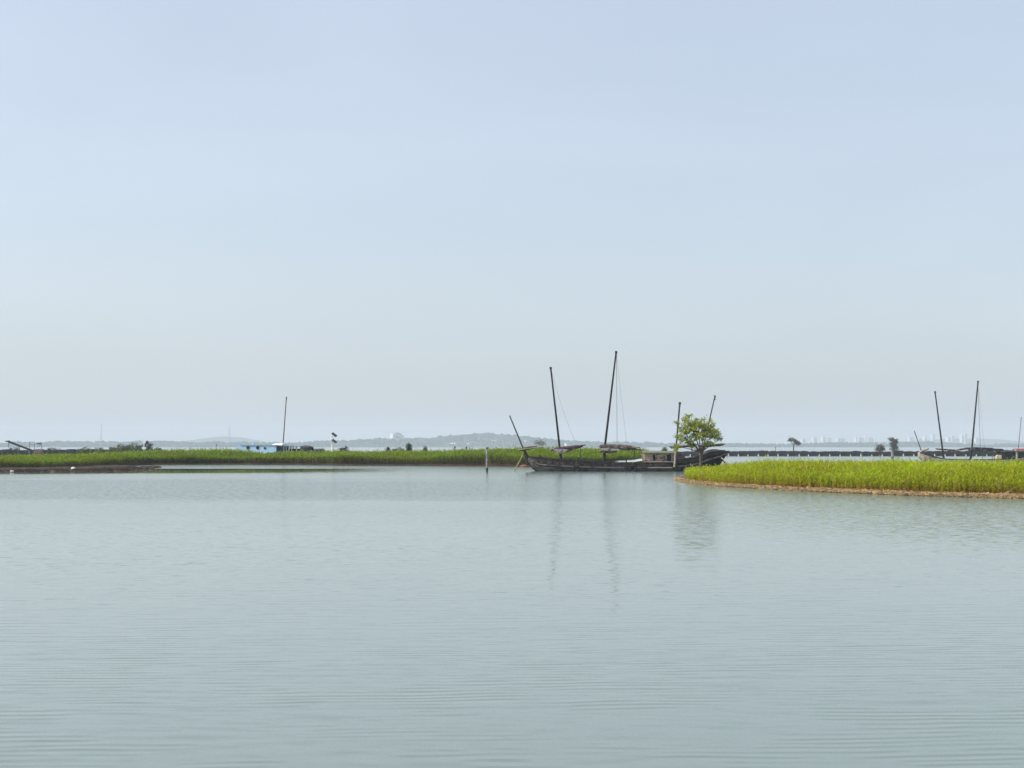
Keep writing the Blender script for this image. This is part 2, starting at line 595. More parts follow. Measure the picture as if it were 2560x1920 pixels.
def reeds(name, label, x, y, z, h, leaves, mat, leafw=0.028, leafl=0.55, stemw=0.012, lean=0.16):
    """one mesh of reed plants: a stem and long bent blades each"""
    n = len(x)
    base = np.stack([x, y, z], 1)
    yaw = rng.uniform(0, 2 * np.pi, n)
    la = np.abs(rng.normal(0, lean, n))
    ldir = rng.uniform(0, 2 * np.pi, n)
    top = base + np.stack([np.cos(ldir) * la * h, np.sin(ldir) * la * h, h * np.cos(la)], 1)
    pat = 0.6 * hash_noise(x, y, 0.16, 14) + 0.4 * hash_noise(x, y, 0.6, 15)
    rnd = np.clip(0.55 * rng.uniform(0, 1, n) + 0.62 * (pat - 0.5) + 0.20, 0, 0.80)
    rnd = np.where(rng.uniform(0, 1, n) < 0.06, 1.0, rnd)
    vs, att_h, att_r, faces = [], [], [], []
    side = np.stack([np.cos(yaw), np.sin(yaw), np.zeros(n)], 1)
    # stem: a narrow strip
    sv = np.stack([base - side * stemw, base + side * stemw, top], 1)
    vs.append(sv.reshape(-1, 3))
    att_h.append(np.tile([0.0, 0.0, 0.75], n))
    att_r.append(np.repeat(rnd, 3))
    tri = np.arange(n * 3).reshape(n, 3)
    faces_t = [tri]
    off = n * 3
    quads = []
    for k in range(leaves):
        f = (0.22 + 0.74 * (k + rng.uniform(0, 1, n)) / leaves)
        root = base + (top - base) * f[:, None]
        a = rng.uniform(0, 2 * np.pi, n)
        up = rng.uniform(0.55, 1.25, n)
        ln = leafl * rng.uniform(0.6, 1.25, n) * np.clip(h / 1.8, 0.5, 1.3)
        d1 = np.stack([np.cos(a), np.sin(a), np.tan(up) * 0.7], 1)
        d1 /= np.linalg.norm(d1, axis=1)[:, None]
        droop = rng.uniform(-0.25, 0.65, n)
        d2 = np.stack([np.cos(a), np.sin(a), droop], 1)
        d2 /= np.linalg.norm(d2, axis=1)[:, None]
        pr = np.stack([-np.sin(a), np.cos(a), np.zeros(n)], 1) * (leafw * rng.uniform(0.7, 1.3, n))[:, None]
        mid = root + d1 * (ln * 0.5)[:, None]
        tip = mid + d2 * (ln * 0.55)[:, None]
        lv = np.stack([root - pr * 0.5, root + pr * 0.5, mid + pr, mid - pr, tip], 1)
        vs.append(lv.reshape(-1, 3))
        hz = np.stack([f, f, f + 0.1, f + 0.1, f + 0.15], 1)
        att_h.append(hz.ravel())
        att_r.append(np.repeat(np.clip(rnd + rng.normal(0, 0.10, n), 0, 1), 5))
        o5 = off + np.arange(n) * 5
        quads.append(np.stack([o5, o5 + 1, o5 + 2, o5 + 3], 1))
        faces_t.append(np.stack([o5 + 3, o5 + 2, o5 + 4], 1))
        off += n * 5
    T = np.concatenate(faces_t)
    Q = np.concatenate(quads)
    flat = np.concatenate([T.ravel(), Q.ravel()])
    ls = np.concatenate([np.arange(len(T)) * 3, len(T) * 3 + np.arange(len(Q)) * 4])
    lt = np.concatenate([np.full(len(T), 3), np.full(len(Q), 4)])
    me = np_mesh(name, np.concatenate(vs), flat, ls, lt, mat, {"hgt": np.concatenate(att_h), "rnd": np.concatenate(att_r)})
    o = link_mesh(name, me)
    tag(o, label, None, kind="stuff")
    return o


def scatter(front, back, n, px0, px1, inset0, inset1, power=1.0):
    px = rng.uniform(px0, px1, n)
    d0 = np.array([lerp_table(p, front) for p in px]) + inset0
    d1 = np.array([lerp_table(p, back) for p in px]) - inset1
    t = rng.uniform(0, 1, n) ** power
    d = d0 + np.maximum(d1 - d0, 0.3) * t
    return px, gx(px, d), d, t, d - d0


reed_near = reed_material("reed_near", (0.44, 0.27, 0.080), (0.40, 0.395, 0.016), (0.345, 0.425, 0.010), (0.50, 0.38, 0.16))
reed_mid = reed_material("reed_mid", (0.20, 0.135, 0.070), (0.150, 0.165, 0.026), (0.185, 0.270, 0.010), (0.28, 0.23, 0.11))

# right spit reeds
R_TOP = [(1676, 1172), (1700, 1170), (1730, 1167), (1790, 1165), (1840, 1158), (1900, 1153), (2000, 1151), (2100, 1152), (2300, 1152), (2560, 1155), (3050, 1155)]
px, x, y, t, din = scatter(R_FRONT, R_BACK, 40000, 1714, 2760, 1.3, 3.0, 1.1)
keep = (hash_noise(x, y, 0.45, 3) > 0.05) & ~((px < 1730) & (din < 1.0) & (rng.uniform(0, 1, len(px)) < 0.5))
px, x, y, t, din = px[keep], x[keep], y[keep], t[keep], din[keep]
ytop = np.array([lerp_table(p, R_TOP) for p in px])
hmax = CAM_H - (ytop - HORIZON) * y / 3942.0 - 0.18
h = np.clip(hmax, 0.55, 2.0) * (0.70 + 0.30 * hash_noise(x, y, 0.42, 4) + rng.normal(0, 0.09, len(x)))
h *= 0.60 + 0.40 * np.clip(din / 9.0, 0, 1) ** 0.7
h *= np.where(rng.uniform(0, 1, len(h)) < 0.05, 1.16, 1.0)
reeds("reed_bed", "bright yellow green reeds covering the right hand spit", x, y, np.full(len(x), 0.10), h, 6, reed_near)

# middle and left reeds
M_TOP = [(-420, 1140), (0, 1140), (100, 1139), (200, 1137), (270, 1133), (330, 1128.5), (400, 1126), (500, 1124), (580, 1127), (640, 1130), (740, 1130), (850, 1128), (1000, 1125), (1100, 1126), (1200, 1125.5), (1300, 1122), (1400, 1121.5), (1600, 1124), (1640, 1130)]
px, x, y, t, din = scatter(M_FRONT, M_BACK, 52000, -200, 1628, 2.2, 0.8, 1.3)
keep = (hash_noise(x, y, 0.30, 5) > 0.12)
px, x, y, t, din = px[keep], x[keep], y[keep], t[keep], din[keep]
ytop = np.array([lerp_table(p, M_TOP) for p in px])
hmax = CAM_H - (ytop - HORIZON) * y / 3942.0 - 0.25
h = np.clip(hmax, 0.8, 2.95) * (0.74 + 0.24 * hash_noise(x, y, 0.22, 6) + rng.normal(0, 0.08, len(x)))
h *= 0.66 + 0.34 * np.clip(din / 8.0, 0, 1) ** 0.7
h *= 0.84 + 0.26 * hash_noise(x, y, 0.08, 8)
h *= np.where(rng.uniform(0, 1, len(h)) < 0.04, 1.12, 1.0)
reeds("reed_bed", "deep green reed belt behind the moored dark boat and along the left shore", x, y, np.full(len(x), 0.22), h, 5, reed_mid, leafw=0.05, leafl=0.75, stemw=0.022)

# dry reed litter on the spit's shoreline
def litter(name, label, front, px0, px1, n, w, mat, z0=0.05, ln=0.5, inset=0.3):
    px = rng.uniform(px0, px1, n)
    d0 = np.array([lerp_table(p, front) for p in px])
    e = inset + np.abs(rng.normal(0, w, n))
    d = d0 + e
    x, y = gx(px, d), d
    k = np.clip(e / 2.0, 0, 1)
    z = z0 + 0.13 * k * k * (3 - 2 * k) + rng.uniform(0, 0.10, n)
    a = rng.normal(0.05, 0.7, n)
    L = ln * rng.uniform(0.3, 1.6, n)
    dv = np.stack([np.cos(a), np.sin(a), rng.normal(0, 0.16, n)], 1) * L[:, None]
    c = np.stack([x, y, z], 1)
    wv = np.stack([-np.sin(a) * 0.3, np.cos(a) * 0.3, np.ones(n)], 1) * rng.uniform(0.012, 0.05, n)[:, None]
    V = np.stack([c - dv / 2 - wv, c + dv / 2 - wv, c + dv / 2 + wv, c - dv / 2 + wv], 1).reshape(-1, 3)
    q = np.arange(n * 4)
    me = np_mesh(name, V, q, np.arange(n) * 4, np.full(n, 4), mat, {"rnd": np.repeat(rng.uniform(0, 1, n), 4), "hgt": np.zeros(n * 4)})
    tag(link_mesh(name, me), label, None, kind="stuff")


dry_mat = reed_material("dry_reed_stalk", (0.50, 0.36, 0.19), (0.46, 0.34, 0.18), (0.46, 0.34, 0.18), (0.62, 0.48, 0.30))
dead_mat = reed_material("dead_wet_stalk", (0.07, 0.05, 0.035), (0.07, 0.05, 0.03), (0.07, 0.05, 0.03), (0.20, 0.16, 0.11))
litter("dry_reed_litter", "matted straw coloured reed litter along the right waterline", R_FRONT, 1690, 2700, 11000, 0.9, dry_mat)
litter("dead_reed_litter", "dark wet reed debris on the left mud flat", MF_FRONT, -100, 396, 1800, 9.0, dead_mat, z0=0.0, ln=1.2, inset=1.0)
# ------------------------------------------------------------------ far shore, hills, town
hill_mat = noise_mat("far_hill_ground", (0.035, 0.055, 0.04), (0.06, 0.08, 0.055), (0.01, 0.01, 0.02), 0.95, 0.0)
wood_mat = noise_mat("far_wood_leaves", (0.022, 0.042, 0.030), (0.050, 0.078, 0.048), (0.03, 0.03, 0.03), 0.9, 0.0)


def ridge(name, label, prof, d_foot, d_ridge, d_back, step=10):
    pxs = np.arange(prof[0][0], prof[-1][0] + 1, step)
    rows = []
    for p in pxs:
        zr = gz(lerp_table(p, prof), d_ridge)
        r = []
        for d, k in ((d_foot, 0.0), (d_foot + 25, 0.12), (d_foot + (d_ridge - d_foot) * 0.45, 0.50), (d_foot + (d_ridge - d_foot) * 0.75, 0.82), (d_ridge, 1.0), (d_ridge + (d_back - d_ridge) * 0.5, 0.7), (d_back, 0.0)):
            w = (hash_noise(p * 0.01, d * 0.004, 1.0, 8) - 0.5) * 4.0 * (1 if 0 < k < 1 else 0)
            r.append((gx(p, d), d, -0.3 if k == 0 else max(1.0, 0.5 + (zr - 0.5) * k + w)))
        rows.append(r)
    mb = MB()
    mb.loft(rows, smooth=True)
    o = mb.build(name, hill_mat)
    tag(o, label, None, kind="structure")
    return pxs


HILL = [(-500, 1106), (-200, 1105), (0, 1107), (60, 1106), (80, 1109), (120, 1106), (260, 1105), (300, 1107), (400, 1104), (440, 1106), (500, 1108), (540, 1105), (560, 1107), (650, 1108), (750, 1109), (800, 1104), (870, 1104), (900, 1099), (940, 1098), (1000, 1099), (1050, 1096), (1080, 1096), (1110, 1090.5), (1160, 1086), (1220, 1084), (1280, 1088.5), (1350, 1097), (1400, 1102), (1450, 1105), (1550, 1107), (1700, 1110), (1850, 1111), (2000, 1112), (2060, 1109), (2150, 1108), (2200, 1110), (2280, 1107), (2330, 1106), (2400, 1110), (2480, 1112), (2560, 1112), (3000, 1110)]
ridge("far_hills", "low wooded hills across the lake faded blue by haze", HILL, 5400, 5830, 6700)
ridge("distant_mountains", "palest distant rise behind the far treeline", [(380, 1115), (450, 1104), (520, 1094), (560, 1091), (600, 1093), (660, 1103), (720, 1115)], 9500, 9800, 10300, 20)
ridge("distant_mountains", "pale distant ridge behind the right hand town", [(1900, 1113), (2050, 1108), (2250, 1103), (2400, 1096), (2500, 1098), (2560, 1104), (2700, 1100), (3000, 1108)], 9350, 9650, 10200, 20)


def blobs(name, label, pts, sizes, mat):
    ico = []
    bm = bmesh.new()
    bmesh.ops.create_icosphere(bm, subdivisions=1, radius=1.0)
    bv = np.array([v.co[:] for v in bm.verts])
    bf = np.array([[v.index for v in f.verts] for f in bm.faces])
    bm.free()
    n = len(pts)
    jit = 1 + rng.normal(0, 0.16, (n, len(bv), 1))
    V = pts[:, None, :] + bv[None] * jit * sizes[:, None, :]
    F = (bf[None] + (np.arange(n) * len(bv))[:, None, None]).reshape(-1, 3)
    me = np_mesh(name, V.reshape(-1, 3), F.ravel(), np.arange(len(F)) * 3, np.full(len(F), 3), mat, smooth=True)
    o = link_mesh(name, me)
    tag(o, label, None, kind="stuff")
    return o


n = 5200
px = rng.uniform(-480, 2980, n)
dd = rng.uniform(0, 1, n) ** 0.8
d = 5420 + dd * 418
zr = np.array([gz(lerp_table(p, HILL), 5830) for p in px])
k = np.interp(dd, [0, 0.08, 0.45, 0.75, 1.0], [0.05, 0.14, 0.50, 0.82, 1.0])
keep = hash_noise(px * 0.02, d * 0.01, 1.0, 9) > 0.22
keep |= dd < 0.15
px, d, zr, k = px[keep], d[keep], zr[keep], k[keep]
r = rng.uniform(3.0, 7.0, len(px))
blobs("far_woods", "hazy blue green treetops covering the far hills", np.stack([gx(px, d), d, 0.5 + (zr - 0.5) * k + 0.2], 1), np.stack([r * 1.35, r * 1.35, r], 1), wood_mat)

# buildings seen through the haze
wall_w = noise_mat("white_render", (0.62, 0.61, 0.60), (0.74, 0.73, 0.71), (0.2, 0.2, 0.05), 0.8, 0.0)
wall_g = noise_mat("grey_render", (0.44, 0.45, 0.47), (0.52, 0.53, 0.55), (0.2, 0.2, 0.05), 0.8, 0.0)
wall_t = noise_mat("pale_tower_render", (0.50, 0.50, 0.51), (0.58, 0.58, 0.59), (0.2, 0.2, 0.05), 0.8, 0.0)
roof_g = noise_mat("grey_roof", (0.20, 0.19, 0.20), (0.28, 0.27, 0.28), (0.3, 0.3, 0.3), 0.8, 0.0)
glass_d = noise_mat("dark_glazing", (0.05, 0.06, 0.07), (0.09, 0.10, 0.12), (0.5, 0.5, 0.5), 0.3, 0.0)


def far_house(name, label, px0, px1, py0, py1, d, depth, mat, cat, group=None, floors=3, bays=4, roof='flat'):
    x0, x1 = gx(px0, d), gx(px1, d)
    z0, z1 = gz(py1, d), gz(py0, d)
    w, h = x1 - x0, z1 - z0
    root = empty(name, ((x0 + x1) / 2, d, z0))
    root.rotation_euler = (0, 0, R(26))
    mb = MB()
    mb.box((0, 0, h / 2 - 3), (w, depth, h + 6))
    mb.build("wall", mat, root)
    mb = MB()
    if roof == 'flat':
        mb.box((0, 0, h + 0.45), (w + 0.8, depth + 0.8, 0.9))
        mb.box((w * 0.2, 0, h + 1.9), (w * 0.22, depth * 0.4, 2.0))
    else:
        mb.prism([(-w / 2 - 0.6, h + 0.02), (w / 2 + 0.6, h + 0.02), (w / 2, h + h * 0.18), (0, h + h * 0.38), (-w / 2, h + h * 0.18)], -depth / 2 - 0.5, depth / 2 + 0.5)
    mb.build("roof", roof_g if roof != 'flat' else mat, root)
    shared = None
    for j in range(floors):
        for i in range(bays):
            cx = -w / 2 + w * (i + 0.5) / bays
            cz = h * (j + 0.55) / floors
            if shared is None:
                m2 = MB()
                m2.box((0, 0, 0), (w / bays * 0.5, 0.3, h / floors * 0.45))
                shared = m2.mesh("window", glass_d)
            link_mesh("window", shared, root, (cx, -depth / 2 - 0.08, cz))
    tag(root, label, cat, group)
    return root


# white hall with a curved roof on the skyline
d = 5815.0
s = d / 3942.0
hall = empty("hilltop_hall", (gx(993, d), d, gz(1099, d)), R(30))
w = 32 * s
mb = MB()
mb.box((-w * 0.37, 0, 7.2), (w * 0.26, 16, 16.0))
mb.build("wall", wall_w, hall)
mb = MB()
prof = [(-w * 0.24, 0), (-w * 0.24, 17.2), (-w * 0.08, 17.6), (w * 0.12, 15.5), (w * 0.34, 11.2), (w * 0.5, 4.5), (w * 0.5, 0)]
mb.prism([(a, b - 1.0) for a, b in prof], -7, 7)
mb.build("nave", wall_w, hall)
mb = MB()
out_p = [(-w * 0.26, 17.4), (-w * 0.08, 18.0), (w * 0.13, 15.9), (w * 0.36, 11.6), (w * 0.515, 4.8)]
poly = [(a, b - 0.9) for a, b in out_p] + [(a, b + 0.3) for a, b in reversed(out_p)]
mb.prism(poly, -8, 8)
mb.build("roof", roof_g, hall)
for i in range(4):
    mb = MB()
    mb.box((-w * 0.16 + i * w * 0.13, -7.1, 8 - i * 1.3), (w * 0.06, 0.3, 6 - i))
    mb.build("window", glass_d, hall)
for _c in hall.children:
    _c.scale = (1.0, 1.4, 1.44)
    _c.location.z *= 1.44
tag(hall, "white hall with a sloping curved roof on the hill skyline", "hall")

HH = [
    ("white house just below the curved roofed hall", 993, 1000, 1100.5, 1105, 4000, 2, 2, 'gable'),
    ("white house on the slope right of the curved roofed hall", 1009, 1016, 1101, 1106, 3990, 2, 2, 'gable'),
    ("long pale house low on the slope right of the curved roofed hall", 1022, 1033, 1104, 1108, 3960, 2, 3, 'flat'),
    ("leftmost of three pale blocks at the foot of the big hill", 1121, 1127, 1109, 1116, 3800, 3, 2, 'flat'),
    ("middle one of three pale blocks at the foot of the big hill", 1129, 1133, 1107.5, 1116, 3805, 4, 2, 'flat'),
    ("rightmost of three pale blocks at the foot of the big hill", 1135, 1139, 1108.5, 1116, 3800, 4, 2, 'flat'),
    ("lone pale block at the foot of the hill, left of the white post", 1168, 1175, 1109, 1117, 3800, 3, 2, 'flat'),
    ("long white building on top of the big hill", 1178, 1203, 1083.5, 1088, 4060, 2, 8, 'flat'),
    ("white building on the upper right slope of the big hill", 1233, 1250, 1092, 1096.5, 3990, 2, 6, 'flat'),
    ("low pale house on the shore directly behind the white post", 1204, 1213, 1111.5, 1117, 3800, 2, 3, 'gable'),
    ("pale terraced house stepping up the slope right of the white post", 1230, 1241, 1102, 1112, 3850, 3, 3, 'flat'),
    ("pale house low on the hill just right of the dark boat's bow pole", 1312, 1321, 1101, 1106, 3900, 2, 3, 'gable'),
    ("small white house on the far shore between the dark boat's two tall masts", 1413, 1420, 1109, 1116, 3800, 2, 2, 'gable'),
]
for lab, a, b, c, e, d, fl, ba, rf in HH:
    far_house("hillside_house", lab, a, b, c, e, d * 1.44, 13.0, wall_w, "house", "white buildings on the far hill", fl, ba, rf)

CITY = [(2003, 2012, 1097, 1.0), (2031, 2041, 1093, 0.8), (2054, 2060, 1092, 0.0), (2064, 2078, 1095, 1.0), (2090, 2112, 1096, 0.5), (2137, 2141, 1093, 0.0), (2142, 2160, 1094.5, 1.0), (2161, 2165, 1092, 0.0), (2166, 2184, 1094.5, 1.0), (2185, 2189, 1094, 0.0), (2270, 2283, 1093, 0.6), (2293, 2302, 1096, 0.2), (2308, 2315, 1092, 0.0), (2328, 2335, 1086, 0.8), (2366, 2374, 1093, 0.2), (2376, 2384, 1090, 0.6), (2401, 2407, 1087, 0.2), (2409, 2416, 1084, 0.4), (2436, 2446, 1096, 0.8)]
CL = ["leftmost pale tower of the far town, just right of the lone leaning tree", "second pale tower of the far town counted from the leaning tree", "slim white tower, third of the far town from the leaning tree", "broad grey block, fourth of the far town from the leaning tree", "long low grey block in the middle of the far town", "slim white end tower left of the twin grey slabs", "left one of the twin grey slabs in the far town", "slim white tower between the twin grey slabs", "right one of the twin grey slabs in the far town", "slim white end tower right of the twin grey slabs", "pale tower left of the right hand boat's bow pole", "low pale tower right beside the right hand boat's bow pole", "slim white tower just left of the right hand boat's front mast", "tall hazy tower directly behind the right hand boat's front mast", "low white block right of the right hand boat's front mast", "grey block midway between the right hand boat's two tall masts", "left one of the tall twin towers near the right hand boat's rear mast", "tallest tower of the far town, right of the twin pair", "hazy grey block just right of the right hand boat's rear mast"]
for (a, b, top, g), lab in zip(CITY, CL):
    d = 9000.0
    far_house("town_tower", lab, a, b, top, 1113, d, 20.0, wall_t if g < 0.3 else wall_g, "tower", "towers of the far town", 8, 3, 'flat')


def lattice(name, label, px, py_top, d):
    root = empty(name, (gx(px, d), d, 3.0))
    H = gz(py_top, d) - 3.0
    m = noise_mat("galvanised_steel", (0.25, 0.26, 0.27), (0.35, 0.36, 0.37), (1, 1, 1), 0.6, 0.0)
    for sx, sy in ((-1, -1), (1, -1), (1, 1), (-1, 1)):
        mb = MB()
        mb.bar((sx * 2.8, sy * 2.8, -3), (sx * 0.45, sy * 0.45, H), 0.5)
        mb.build("leg", m, root)
    mb = MB()
    nseg = 11
    for i in range(nseg):
        z0, z1 = H * i / nseg, H * (i + 1) / nseg
        a0, a1 = 2.8 - 2.35 * i / nseg, 2.8 - 2.35 * (i + 1) / nseg
        for q in range(4):
            c0 = [(-1, -1), (1, -1), (1, 1), (-1, 1)][q]
            c1 = [(-1, -1), (1, -1), (1, 1), (-1, 1)][(q + 1) % 4]
            mb.bar((c0[0] * a0, c0[1] * a0, z0), (c1[0] * a1, c1[1] * a1, z1), 0.22)
            mb.bar((c1[0] * a1, c1[1] * a1, z1), (c0[0] * a1, c0[1] * a1, z1), 0.22)
    mb.build("bracing", m, root)
    mb = MB()
    mb.tube([(0, 0, H - 0.5), (0, 0, H + 4)], 0.2, 6)
    mb.build("antenna", m, root)
    tag(root, label, "tower", "lattice masts on the far shore")


lattice("lattice_mast", "faint lattice mast on the far shore above the left treeline", 253, 1059, 5870)
lattice("lattice_mast", "faint lattice mast on the far shore left of the blue boat", 574, 1064, 5870)
# ------------------------------------------------------------------ boats
tar_wood = noise_mat("tarred_planks", (0.004, 0.004, 0.006), (0.016, 0.014, 0.014), (0.7, 3, 7), 0.75, 0.5, c3=(0.028, 0.024, 0.022), spots=1.6)
grey_wood = noise_mat("weathered_planks", (0.013, 0.011, 0.010), (0.065, 0.053, 0.045), (0.6, 3, 8), 0.85, 0.6, c3=(0.020, 0.017, 0.016), spots=1.3)
worn_wood = noise_mat("worn_grey_planks", (0.040, 0.041, 0.040), (0.11, 0.108, 0.10), (0.6, 3, 8), 0.8, 0.5, c3=(0.035, 0.033, 0.032), spots=1.1)
brown_wood = noise_mat("brown_planks", (0.018, 0.014, 0.013), (0.125, 0.098, 0.085), (0.8, 3, 8), 0.85, 0.6, c3=(0.018, 0.015, 0.015), spots=1.5)
rail_wood = noise_mat("weathered_rail", (0.055, 0.050, 0.048), (0.20, 0.185, 0.17), (0.5, 3, 8), 0.85, 0.4, c3=(0.03, 0.027, 0.026), spots=0.9)
pale_wood = noise_mat("bleached_wood", (0.24, 0.20, 0.16), (0.42, 0.37, 0.31), (1.5, 4, 4), 0.85, 0.4)
cabin_wood = noise_mat("cabin_boards", (0.21, 0.155, 0.12), (0.46, 0.37, 0.29), (0.8, 3, 9), 0.85, 0.5, c3=(0.09, 0.065, 0.05), spots=2.0)
mast_wood = noise_mat("dark_mast_wood", (0.006, 0.005, 0.007), (0.018, 0.015, 0.016), (6, 6, 0.8), 0.6, 0.4)
mast_grey = noise_mat("grey_mast_wood", (0.040, 0.038, 0.040), (0.085, 0.080, 0.078), (6, 6, 0.8), 0.7, 0.4)
sail_dark = noise_mat("rotten_sail_cloth", (0.030, 0.023, 0.021), (0.12, 0.088, 0.074), (2.5, 2.5, 5), 0.95, 0.9, c3=(0.17, 0.13, 0.11), spots=1.5, dist=0.06)
sail_pale = noise_mat("pale_sail_cloth", (0.26, 0.245, 0.225), (0.46, 0.44, 0.41), (2, 2, 4), 0.9, 0.6, c3=(0.15, 0.13, 0.12), spots=1.4, dist=0.05)
moss_roof = noise_mat("mossy_roof", (0.10, 0.115, 0.06), (0.24, 0.235, 0.17), (1.2, 3, 3), 0.95, 0.5, c3=(0.14, 0.17, 0.06), spots=1.0)
dark_in = noise_mat("dark_interior", (0.010, 0.010, 0.012), (0.022, 0.021, 0.022), (2, 2, 2), 0.9, 0.0)
rope_m = noise_mat("hemp_rope", (0.22, 0.20, 0.17), (0.36, 0.33, 0.28), (9, 9, 9), 0.9, 0.0)
rubber = noise_mat("black_rubber", (0.012, 0.012, 0.013), (0.030, 0.030, 0.032), (5, 5, 5), 0.8, 0.3)
canopy_m = noise_mat("dark_canopy", (0.010, 0.011, 0.018), (0.032, 0.030, 0.036), (1.5, 1.5, 3), 0.85, 0.5, c3=(0.11, 0.10, 0.095), spots=1.2)
cream_paint = noise_mat("cream_paint", (0.28, 0.25, 0.19), (0.50, 0.45, 0.36), (0.8, 2, 4), 0.7, 0.3, c3=(0.22, 0.17, 0.12), spots=1.6)


class Conv:
    """photograph pixels to boat metres"""

    def __init__(self, cx, wl, s):
        self.cx, self.wl, self.s = cx, wl, s

    def __call__(self, px, py=None):
        if py is None:
            return (px - self.cx) * self.s
        return ((px - self.cx) * self.s, (self.wl - py) * self.s)


def hull(root, xs, sheer, keel, beam, mats, nst=44, strakes=6, deck_drop=0.42, wale_at=0.52, butts=(), wale_mat=None):
    """planked hull: every strake is a plank of its own"""
    X = np.linspace(xs[0], xs[1], nst)

    def section(x, f, out=0.0):
        zk, zs, b = lerp_table(x, keel), lerp_table(x, sheer), lerp_table(x, beam)
        z = zk + (zs - zk) * f
        w = b * (0.70 + 0.30 * math.sin(min(f / 0.55, 1.0) * math.pi / 2) + 0.04 * max(0, f - 0.55)) + out
        return w, z
    fr = [i / strakes for i in range(strakes + 1)]
    for sgn in (-1, 1):
        for i in range(strakes):
          edges = [X[0] - 1.0] + [b_[0] + (i % 3 - 1) * 0.55 for b_ in butts] + [X[-1] + 1.0]
          for k_ in range(len(edges) - 1):
            mb = MB()
            rings = []
            lap = 0.030 if i % 2 else 0.0
            Xs = [x for x in X if edges[k_] < x < edges[k_ + 1]]
            Xs = ([edges[k_] + 0.008] if k_ else []) + Xs + ([edges[k_ + 1] - 0.008] if k_ < len(edges) - 2 else [])
            for x in Xs:
                w0, z0 = section(x, fr[i] + 0.006, lap)
                w1, z1 = section(x, fr[i + 1] - 0.006, lap)
                wj = random.uniform(-0.006, 0.006)
                rings.append([(x, sgn * (w0 + wj), z0), (x, sgn * (w1 + wj), z1), (x, sgn * (w1 - 0.09), z1), (x, sgn * (w0 - 0.09), z0)])
            mb.loft(rings, closed=True, smooth=False, caps=True)
            pm = (mats if k_ == 0 else butts[k_ - 1][1])
            mb.build("plank", pm[i % len(pm)], root)
        # wale
        mb = MB()
        pts = []
        for x in X:
            w, z = section(x, wale_at, 0.06)
            pts.append((x, sgn * w, z))
        rings = [[(p[0], p[1] - 0.05, p[2] - 0.10), (p[0], p[1] + 0.05, p[2] - 0.10), (p[0], p[1] + 0.05, p[2] + 0.10), (p[0], p[1] - 0.05, p[2] + 0.10)] for p in pts]
        mb.loft(rings, closed=True, smooth=False, caps=True)
        mb.build("wale", wale_mat or mats[0], root)
        # cap rail
        mb = MB()
        rings = []
        for x in X:
            w, z = section(x, 1.0)
            rings.append([(x, sgn * (w - 0.16), z + 0.004), (x, sgn * (w + 0.09), z + 0.004), (x, sgn * (w + 0.09), z + 0.085), (x, sgn * (w - 0.16), z + 0.085)])
        mb.loft(rings, closed=True, smooth=False, caps=True)
        mb.build("cap_rail", mats[-1], root)
    # bottom, ends, deck
    mb = MB()
    mb.loft([[(x, -(section(x, 0.02)[0] - 0.05), section(x, 0.02)[1]), (x, 0, section(x, 0.0)[1]), (x, section(x, 0.02)[0] - 0.05, section(x, 0.02)[1])] for x in X], smooth=True)
    mb.build("hull_bottom", mats[0], root)
    for k, x in ((0, X[0]), (1, X[-1])):
        mb = MB()
        e = -0.05 if k == 0 else 0.05
        prof = [(section(x, f)[0] - 0.02, section(x, f)[1]) for f in np.linspace(0, 1, 6)]
        poly = [(-w, z) for w, z in prof] + [(w, z) for w, z in reversed(prof)]
        vs = [(x + e, w, z) for w, z in poly] + [(x - e, w, z) for w, z in poly]
        n_ = len(poly)
        mb.add(vs, [tuple(range(n_)), tuple(reversed(range(n_, 2 * n_)))] + [(i, (i + 1) % n_, (i + 1) % n_ + n_, i + n_) for i in range(n_)])
        mb.build("bow_board" if k == 0 else "transom", mats[0], root)
    mb = MB()
    rows = []
    for x in X:
        w, z = section(x, 0.8)
        zz = lerp_table(x, sheer) - deck_drop
        rows.append([(x, -w + 0.10, max(zz, lerp_table(x, keel) + 0.1)), (x, 0, max(zz, lerp_table(x, keel) + 0.1) + 0.06), (x, w - 0.10, max(zz, lerp_table(x, keel) + 0.1))])
    mb.loft(rows, smooth=True)
    mb.build("deck", grey_wood, root)
    return section


def mast(root, pts, r0, r1, mat, cap=True):
    n_ = len(pts)
    P = []
    for i in range(9):
        t = i / 8 * (n_ - 1)
        j = min(int(t), n_ - 2)
        a, b = Vector(pts[j]), Vector(pts[j + 1])
        P.append(a.lerp(b, t - j))
    mb = MB()
    mb.tube(P, [r0 + (r1 - r0) * i / 8 for i in range(9)], 10)
    m = mb.build("mast", mat, root)
    if cap:
        mb = MB()
        t = Vector(pts[-1])
        mb.tube([t - Vector((0, 0, 0.25)), t + Vector((0, 0, 0.10))], [r1 * 1.6, r1 * 1.5], 8)
        mb.build("mast_cap", mat, m)
        mb = MB()
        mb.tube([t + Vector((0.0, -r1 * 2.6, -0.5)), t + Vector((0, r1 * 2.6, -0.5))], 0.09, 8)
        mb.build("pulley_block", mat, m)
    return m


def rope(root, a, b, sag=0.0, r=0.022):
    a, b = Vector(a), Vector(b)
    mb = MB()
    mb.tube([a.lerp(b, t) - Vector((0, 0, sag * 4 * t * (1 - t))) for t in (0, .2, .4, .6, .8, 1)], r, 5)
    return mb.build("rope", rope_m, root)


